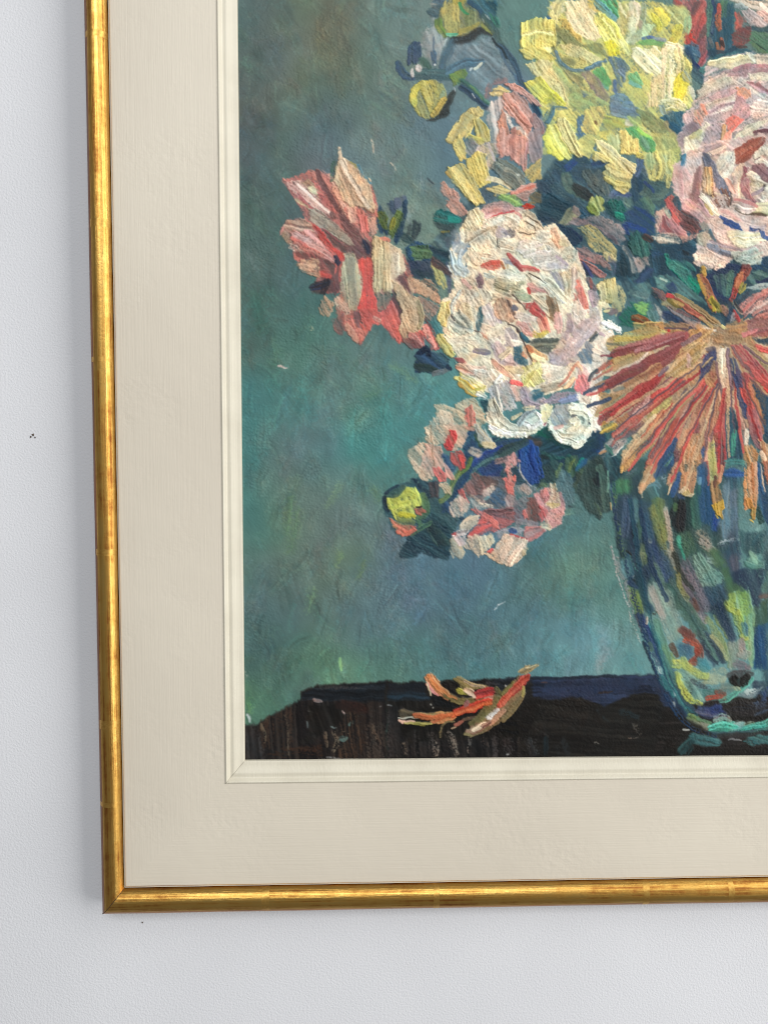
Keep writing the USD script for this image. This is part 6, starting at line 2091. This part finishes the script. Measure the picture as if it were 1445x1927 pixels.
def back_field():
    """The mottled ground tone: soft mixture of the tones the painter scrubbed in."""
    pts = np.array([b[:2] for b in BACK], float); cols = np.array([hx(b[2]) for b in BACK])
    cx, cy = np.meshgrid(gx[::6], gy[::6])
    k = ndimage.zoom(N20, 1 / 6.0, order=1)[:cx.shape[0], :cx.shape[1]]
    k = np.pad(k, ((0, cx.shape[0] - k.shape[0]), (0, cx.shape[1] - k.shape[1])), mode='edge')
    k2 = np.roll(k, 37, 0)
    num = np.zeros(cx.shape + (3,)); den = np.zeros(cx.shape)
    for (x, y), c in zip(pts, cols):
        d2 = ((cx - x + 9 * k) ** 2 + 0.7 * (cy - y + 9 * k2) ** 2)
        w = np.exp(-d2 / (2 * 32.0 ** 2)) + 1e-4 * np.exp(-d2 / (2 * 120.0 ** 2)) + 1e-12 / (1 + d2)
        num += w[..., None] * c; den += w
    f = (num / den[..., None]).astype(np.float32)
    z = (NY / f.shape[0], NX / f.shape[1])
    return np.stack([ndimage.zoom(f[..., i], z, order=1)[:NY, :NX] for i in range(3)], -1)


def mixed(s):
    """A named tone as it sits on the palette: violets greyed with ochre, lemon broken with a little white and umber."""
    c = hx(s); r_, g_, b_ = c; m = c @ np.array([0.3, 0.59, 0.11])
    if b_ > g_ * 1.01 and r_ > g_ * 0.93:
        return m + (c - m) * 0.55 + np.array([0.012, -0.002, -0.02])
    if b_ >= g_ * 0.99 and b_ > r_ and m > 0.55:
        return m + (c - m) * 0.5
    if r_ > 1.35 * b_ and g_ > 1.3 * b_ and m > 0.4:
        return m + (c - m) * 0.88
    return c


def curve(pts):
    """Points of a smooth line through pts."""
    p = np.array(pts, float)
    if len(p) < 3:
        t = np.linspace(0, 1, 5)[:, None]
        return p[0] * (1 - t) + p[-1] * t
    q = np.vstack([2 * p[0] - p[1], p, 2 * p[-1] - p[-2]]); out = []
    for i in range(1, len(q) - 2):
        for t in np.linspace(0, 1, 5)[:-1]:
            a, b, c, d = q[i - 1:i + 3]
            out.append(0.5 * (2 * b + (c - a) * t + (2 * a - 5 * b + 4 * c - d) * t * t + (3 * b - a - 3 * c + d) * t ** 3))
    return np.array(out + [p[-1]])


def streaks(u, v, seed, fine=1.5, run=26.0):
    return ndimage.map_coordinates(TAB, [u / run + seed * 7.3, v / fine + seed * 31.7], order=1, mode='wrap')


def lay(kind, lvl, c1, c2, arg, pts, seed, owner, dry=False, soft=False, solid=False, grain=0.28, tone=1.0, mottle=0.012):
    pts = np.asarray(pts, float)
    line = curve(pts) if kind == 'S' else pts
    pad = (arg / 2 if kind == 'S' else 0) + 8
    i0, i1 = np.searchsorted(gx, [line[:, 0].min() - pad, line[:, 0].max() + pad])
    j0, j1 = np.searchsorted(gy, [line[:, 1].min() - pad, line[:, 1].max() + pad])
    if i1 - i0 < 2 or j1 - j0 < 2:
        return
    sl = np.s_[j0:j1, i0:i1]
    X, Y = np.meshgrid(gx[i0:i1], gy[j0:j1])
    n1 = N1[sl]; rag = 1.0
    X = X + 0.45 * N2[sl] + 0.9 * N6[sl]; Y = Y + 0.45 * N2b[sl] - 0.9 * N6b[sl]
    X2, Y2 = X, Y
    best = np.full(X.shape, 1e9); u = np.zeros_like(X); v = np.zeros_like(X)
    seq = line if kind == 'S' else np.vstack([line, line[:1]])
    run = 0.0; inside = np.zeros(X.shape, bool)
    for (ax, ay), (bx, by) in zip(seq[:-1], seq[1:]):
        ex, ey = bx - ax, by - ay; L2 = ex * ex + ey * ey + 1e-9; L = math.sqrt(L2)
        t = np.clip(((X - ax) * ex + (Y - ay) * ey) / L2, 0, 1)
        d = np.hypot(X - ax - t * ex, Y - ay - t * ey)
        m = d < best
        best = np.where(m, d, best)
        if kind == 'S':
            u = np.where(m, run + t * L, u); v = np.where(m, ((X - ax) * ey - (Y - ay) * ex) / L, v)
        else:
            cond = (ay > Y) != (by > Y)
            with np.errstate(divide='ignore', invalid='ignore'):
                inside ^= cond & (X < (bx - ax) * (Y - ay) / (by - ay + 1e-12) + ax)
        run += L
    if kind == 'S':
        s = streaks(u, v, seed)
        tt = np.clip(u / max(run, 1e-6), 0, 1)
        w = arg / 2 * (0.82 + 0.18 * np.sin(np.pi * np.clip(tt * 1.1 + 0.1, 0, 1)))
        tail = 0.12 * np.maximum(0, tt - 0.75) / 0.25 * arg
        sd = w - best - tail * (0.5 + 0.5 * s)
        body = arg
    else:
        a = math.radians(arg)
        u = X * math.cos(a) + Y * math.sin(a); v = -X * math.sin(a) + Y * math.cos(a)
        u = u + 1.5 * N6[sl]; v = v + 1.0 * N6[sl]
        s = streaks(u, v, seed)
        sd = np.where(inside, best, -best)
        body = math.sqrt(max(4, (line[:, 0].max() - line[:, 0].min()) * (line[:, 1].max() - line[:, 1].min())))
    if lvl >= 1:
        sd = sd + 0.9 * min(1.0, body / 9)
    if soft:
        al = np.clip(0.5 + (sd + 3 * n1) / 14.0, 0, 1); al = al * al * (3 - 2 * al) * (0.9 if owner else 0.5)
    else:
        e = sd + (0.35 * n1 + 0.95 * s + 0.4 * N2[sl]) * min(1.0, body / 12)
        al = np.clip(0.5 + e / (5.5, 3.6, 2.6, 2.0, 1.7)[lvl] * max(1.0, 14.0 / max(body, 7.0)), 0, 1)
    if dry:
        hsub = HGT[sl] - ndimage.gaussian_filter(HGT[sl], 3)
        al = al * np.clip(0.52 + 0.55 * s + 0.45 * n1 + 0.6 * hsub, 0, 1)
    elif lvl <= 2 and not soft and not solid:
        al = al * np.clip(1.0 - 0.1 * grain + grain * (0.62 * s + 0.55 * n1), 0, 1)
    slow = streaks(u, v, seed + 3, fine=4.2, run=60.0)
    mixk = np.clip(0.40 + 0.45 * slow + 0.55 * s, -0.25, 1.25)[..., None]
    cc = (mixed(c1) * (1 - mixk) + mixed(c2) * mixk) * tone
    cc = cc * (1 + mottle * (N6b[sl] + 0.6 * N2b[sl])[..., None]) + (0.5 * mottle * N6[sl])[..., None] * np.array([1.0, -0.1, -0.8]) * np.clip(1.4 * cc.mean(-1, keepdims=True), 0, 1)
    vary = (0.45, 0.8, 1.0, 1.35)[(seed * 7 + int(pts[0, 0])) % 4]          # some strokes loaded, some scraped smooth
    cc = cc * (1 + (0.085 * s + 0.045 * n1 + 0.02 * N6[sl])[..., None])
    cc = cc + (0.012 * N20[sl] + 0.010 * N2[sl])[..., None] * np.array([1.0, -0.4, -0.9]) * np.clip(1.6 * cc.mean(-1, keepdims=True), 0, 1)
    pick = np.clip(0.09 + 0.13 * slow + 0.07 * n1, 0, 0.5)[..., None]
    if lvl < 4 and not solid:
        cc = cc * (1 - pick) + ndimage.gaussian_filter(COL[sl], (3, 3, 0)) * pick
    k = al[..., None]
    COL[sl] = COL[sl] * (1 - k) + cc * k
    if lvl == 0 and owner == 0:
        return
    amp = (0.05, 0.20, 0.48, 0.85, 1.05)[lvl]
    thick = (0.06, 0.32, 0.75, 1.3, 1.9)[lvl] * min(1.0, body / 9)
    groove = streaks(u, v, seed, fine=1.15, run=22.0)
    rim = np.exp(-((sd - 1.6) / 1.5) ** 2)
    target = thick * (0.7 + 0.3 * vary) * (1 + 0.28 * rim) + amp * min(1.0, body / 9) * (0.52 * vary * groove + 0.16 * n1 + 0.16 * slow)
    base = ndimage.gaussian_filter(HGT[sl], 2.5) * 0.55
    HGT[sl] = HGT[sl] * (1 - al) + al * (base + target)
    m = al > 0.5
    own = OWN[sl]; own[m] = owner


# what each painted thing is: item 0 is the bare ground tone
ITEMS = [dict(name='painted_ground', sub=None, parent=None)]
COL[:] = back_field() * (1 + 0.018 * N6[..., None]) * np.array([0.965, 0.98, 1.0], np.float32)
r = np.random.default_rng(21)
for k in range(2600):                        # the scrubbed background brushwork
    x, y = r.uniform(GX0, GX1), r.uniform(GY0, GY1)
    j, i = min(NY - 1, int((y - GY0) / GS)), min(NX - 1, int((x - GX0) / GS))
    c = COL[j, i] + r.normal(0, 0.007, 3) + r.normal(0, 0.009)
    h = ''.join('%02x' % int(np.clip(q, 0, 1) * 255) for q in c)
    c = c + r.normal(0, 0.010, 3)
    h2 = ''.join('%02x' % int(np.clip(q, 0, 1) * 255) for q in c)
    ang = r.normal(math.pi * (0.5 if y > 500 else 0.35), 0.5); L = r.uniform(8, 26)
    dx, dy = math.cos(ang) * L, math.sin(ang) * L
    lay('S', 0, h, h2, r.uniform(12, 26), [(x - dx, y - dy), (x + r.normal(0, 3), y + r.normal(0, 3)), (x + dx, y + dy)], 1000 + k, 0, soft=True)
for x0, y0, x1, y1, c, w in BACK_ACCENTS:
    lay('S', 0, ''.join('%02x' % int(q * 255) for q in (0.5 * hx(c) + 0.5 * COL[min(NY - 1, int((y0 - GY0) / GS)), min(NX - 1, int((x0 - GX0) / GS))])) if w > 8 else c, c if w <= 8 else ''.join('%02x' % int(q * 255) for q in (0.65 * hx(c) + 0.35 * COL[min(NY - 1, int((y1 - GY0) / GS)), min(NX - 1, int((x1 - GX0) / GS))])), w, [(x0, y0), ((x0 + x1) / 2 + 1, (y0 + y1) / 2), (x1, y1)], int(x0 + y0), 0, soft=w > 8, dry=w < 6)
OX = OY = 0.0
cur = 0; subname = None; seed = 0
for ln in STROKES.strip().splitlines():
    p = ln.split()
    if p[0] == 'T':
        OX, OY = float(p[1]), float(p[2]); continue
    if p[0] == '@':
        subname = p[2] if len(p) > 2 else None
        seen = [k for k, it in enumerate(ITEMS) if it['name'] == p[1] and p[1] == 'yellow_flower']
        if seen:
            cur = seen[0]; continue
        cur = len(ITEMS)
        ITEMS.append(dict(name=p[1], sub=subname, parent=None)); continue
    if p[0] == 'B':                              # wet paint drawn out downwards with a soft brush
        m = ndimage.gaussian_filter(((OWN == cur) | np.isin(OWN, [k for k, it in enumerate(ITEMS) if it['parent'] == cur])).astype(np.float32), 2.0)[..., None] * float(p[1])
        COL[:] = COL * (1 - m) + ndimage.gaussian_filter(COL, (7, 1.6, 0)) * m
        continue
    seed += 1
    kind, lvl, flags = p[0][0], int(p[0][1]), p[0][2:]
    c1, _, c2 = p[1].partition('/')
    arg = float(p[2])
    pts = [tuple(float(q) for q in s.split(',')) for s in p[3:]]
    pts = [(OX + a / 5.0, OY + b / 5.0) for a, b in pts]
    owner = cur
    if '*' in flags and subname:
        owner = len(ITEMS); ITEMS.append(dict(name=subname, sub=None, parent=cur))
    lay(kind, lvl, c1, c2 or c1, arg / 5.0 if kind == 'S' else arg, pts, seed, owner, dry='~' in flags, soft='s' in flags, solid='o' in flags, grain=GRAIN.get(ITEMS[cur]['name'], 0.28), tone=TONE.get(ITEMS[cur]['name'], 1.0), mottle=0.04 if 'rose' in ITEMS[cur]['name'] else 0.02)

BRUSH = ndimage.gaussian_filter(np.random.default_rng(8).standard_normal((NY, NX)).astype(np.float32), (5.0, 0.8)); BRUSH /= BRUSH.std()
BRUSHD = ndimage.rotate(np.tile(BRUSH, (1, 2))[:NY, :NY], 35, reshape=False, order=1, mode='wrap')[:, :NX] if NY >= NX else BRUSH
HGT += np.where(OWN == 0, 0.05 * np.where(N20 > 0, BRUSH, BRUSHD) * np.clip(0.6 + 0.5 * np.roll(N20, 90, 0), 0, 2), 0)
# fine canvas grain and dried-paint grit on everything
HGT += (0.11 + 0.05 * N20) * N1 + 0.012 * N2 + 0.02 * N6
HGT = np.clip(ndimage.gaussian_filter(HGT, 0.45), -0.6, 5.5)
UNIT = 0.00036
CD = 0.0122
P = at(*np.meshgrid(gx, gy), CD)
P[..., 1] -= HGT * UNIT * RELIEF
du = np.gradient(P, axis=1); dv = np.gradient(P, axis=0)
NRM = np.cross(du, dv); NRM /= np.linalg.norm(NRM, axis=-1, keepdims=True)
NRM[NRM[..., 1] > 0] *= -1
COL = 0.72 * COL + 0.28 * ndimage.gaussian_filter(COL, (1.1, 1.1, 0))        # edges pulled together while wet
GREY = COL @ np.array([0.3, 0.59, 0.11], np.float32)
COL = GREY[..., None] + (COL - GREY[..., None]) * CHROMA
PIG = np.clip(lin(np.clip(COL, 0, 1)) * PAINT_GAIN, 0.004, 0.9)

oil = look('oil_paint', {
    'c': ('attribute', {'attribute': 'paint'}),
    'g': ('geometry', {}),
    'n': ('noise_texture', {'scale': 1500.0, 'detail': 2.0}),
    'b': ('bump', {'strength': 0.35, 'distance': 0.0002}),
    'nr': ('noise_texture', {'scale': 30.0, 'detail': 3.0}),
    'rr': ('map_range', {'from_min': 0.3, 'from_max': 0.7, 'to_min': 0.42, 'to_max': 0.62}),
    'p': ('principled_bsdf', {'specular_ior_level': OIL_SPEC}),
}, [('c.color', 'p.base_color'), ('g.position', 'n.vector'), ('g.position', 'nr.vector'), ('nr.fac', 'rr.value'), ('rr.result', 'p.roughness'), ('n.fac', 'b.height'), ('b.normal', 'p.normal')])

pict = UsdGeom.Xform.Define(stage, '/World/oil_painting').GetPrim()
tag(pict, 'thick oil still life of flowers in a glass vase inside the cream frame', 'painting')
cell = OWN[:-1, :-1].copy()
idx = np.arange(NY * NX).reshape(NY, NX)
# flecks of a few cells join what lies under them
cnt = np.bincount(cell.ravel(), minlength=len(ITEMS))
remap = np.arange(len(ITEMS))
for k, it in enumerate(ITEMS):
    if it['parent'] is not None and cnt[k] < 14:
        remap[k] = it['parent']
cell = remap[cell]
boxes = ndimage.find_objects(cell + 1, max_label=len(ITEMS))
for k, it in enumerate(ITEMS):               # a petal or stroke is one connected patch; cut-off scraps belong to its flower
    if it['parent'] is not None and boxes[k] is not None:
        sub = cell[boxes[k]]
        lab, n = ndimage.label(sub == k)
        if n > 1:
            big = np.argmax(np.bincount(lab.ravel())[1:]) + 1
            sub[(lab > 0) & (lab != big)] = it['parent']
order = np.argsort(cell.ravel(), kind='stable'); sorted_own = cell.ravel()[order]
starts = np.searchsorted(sorted_own, np.arange(len(ITEMS) + 1))
A, B = idx[:-1, :-1].ravel(), idx[:-1, 1:].ravel()
C, D = idx[1:, 1:].ravel(), idx[1:, :-1].ravel()
PF, NF, CF = P.reshape(-1, 3), NRM.reshape(-1, 3), PIG.reshape(-1, 3)
paths = {}


def piece(path, k):
    e = order[starts[k]:starts[k + 1]]
    f = np.vstack([np.stack([A[e], D[e], C[e]], 1), np.stack([A[e], C[e], B[e]], 1)])
    u, inv = np.unique(f.ravel(), return_inverse=True)
    return put(path, PF[u], inv.reshape(-1, 3), oil, n=NF[u], col=CF[u])


merged = {}
for k, it in enumerate(ITEMS):
    if it['parent'] is None and starts[k + 1] > starts[k]:
        prim, paths[k] = piece('/World/oil_painting/' + it['name'], k)
        if PART_LABELS.get(it['name']):
            tag(prim, PART_LABELS[it['name']])
for k, it in enumerate(ITEMS):
    if it['parent'] is not None and starts[k + 1] > starts[k] and it['parent'] in paths:
        piece(paths[it['parent']] + '/' + it['name'], k)
# stretched canvas board under the paint
q = [at(x, y, 0.0) for x, y in ((440, -118), (1556, -118), (1556, 1440), (440, 1440))]
z0 = [np.array([p_[0], -dep, p_[2]]) for dep in (0.0095, 0.0112) for p_ in q]
f = np.array([[0, 1, 2], [0, 2, 3], [4, 6, 5], [4, 7, 6], [0, 4, 5], [0, 5, 1], [1, 5, 6], [1, 6, 2], [2, 6, 7], [2, 7, 3], [3, 7, 4], [3, 4, 0]])
put('/World/oil_painting/canvas_board', np.array(z0), f, backing_mat)
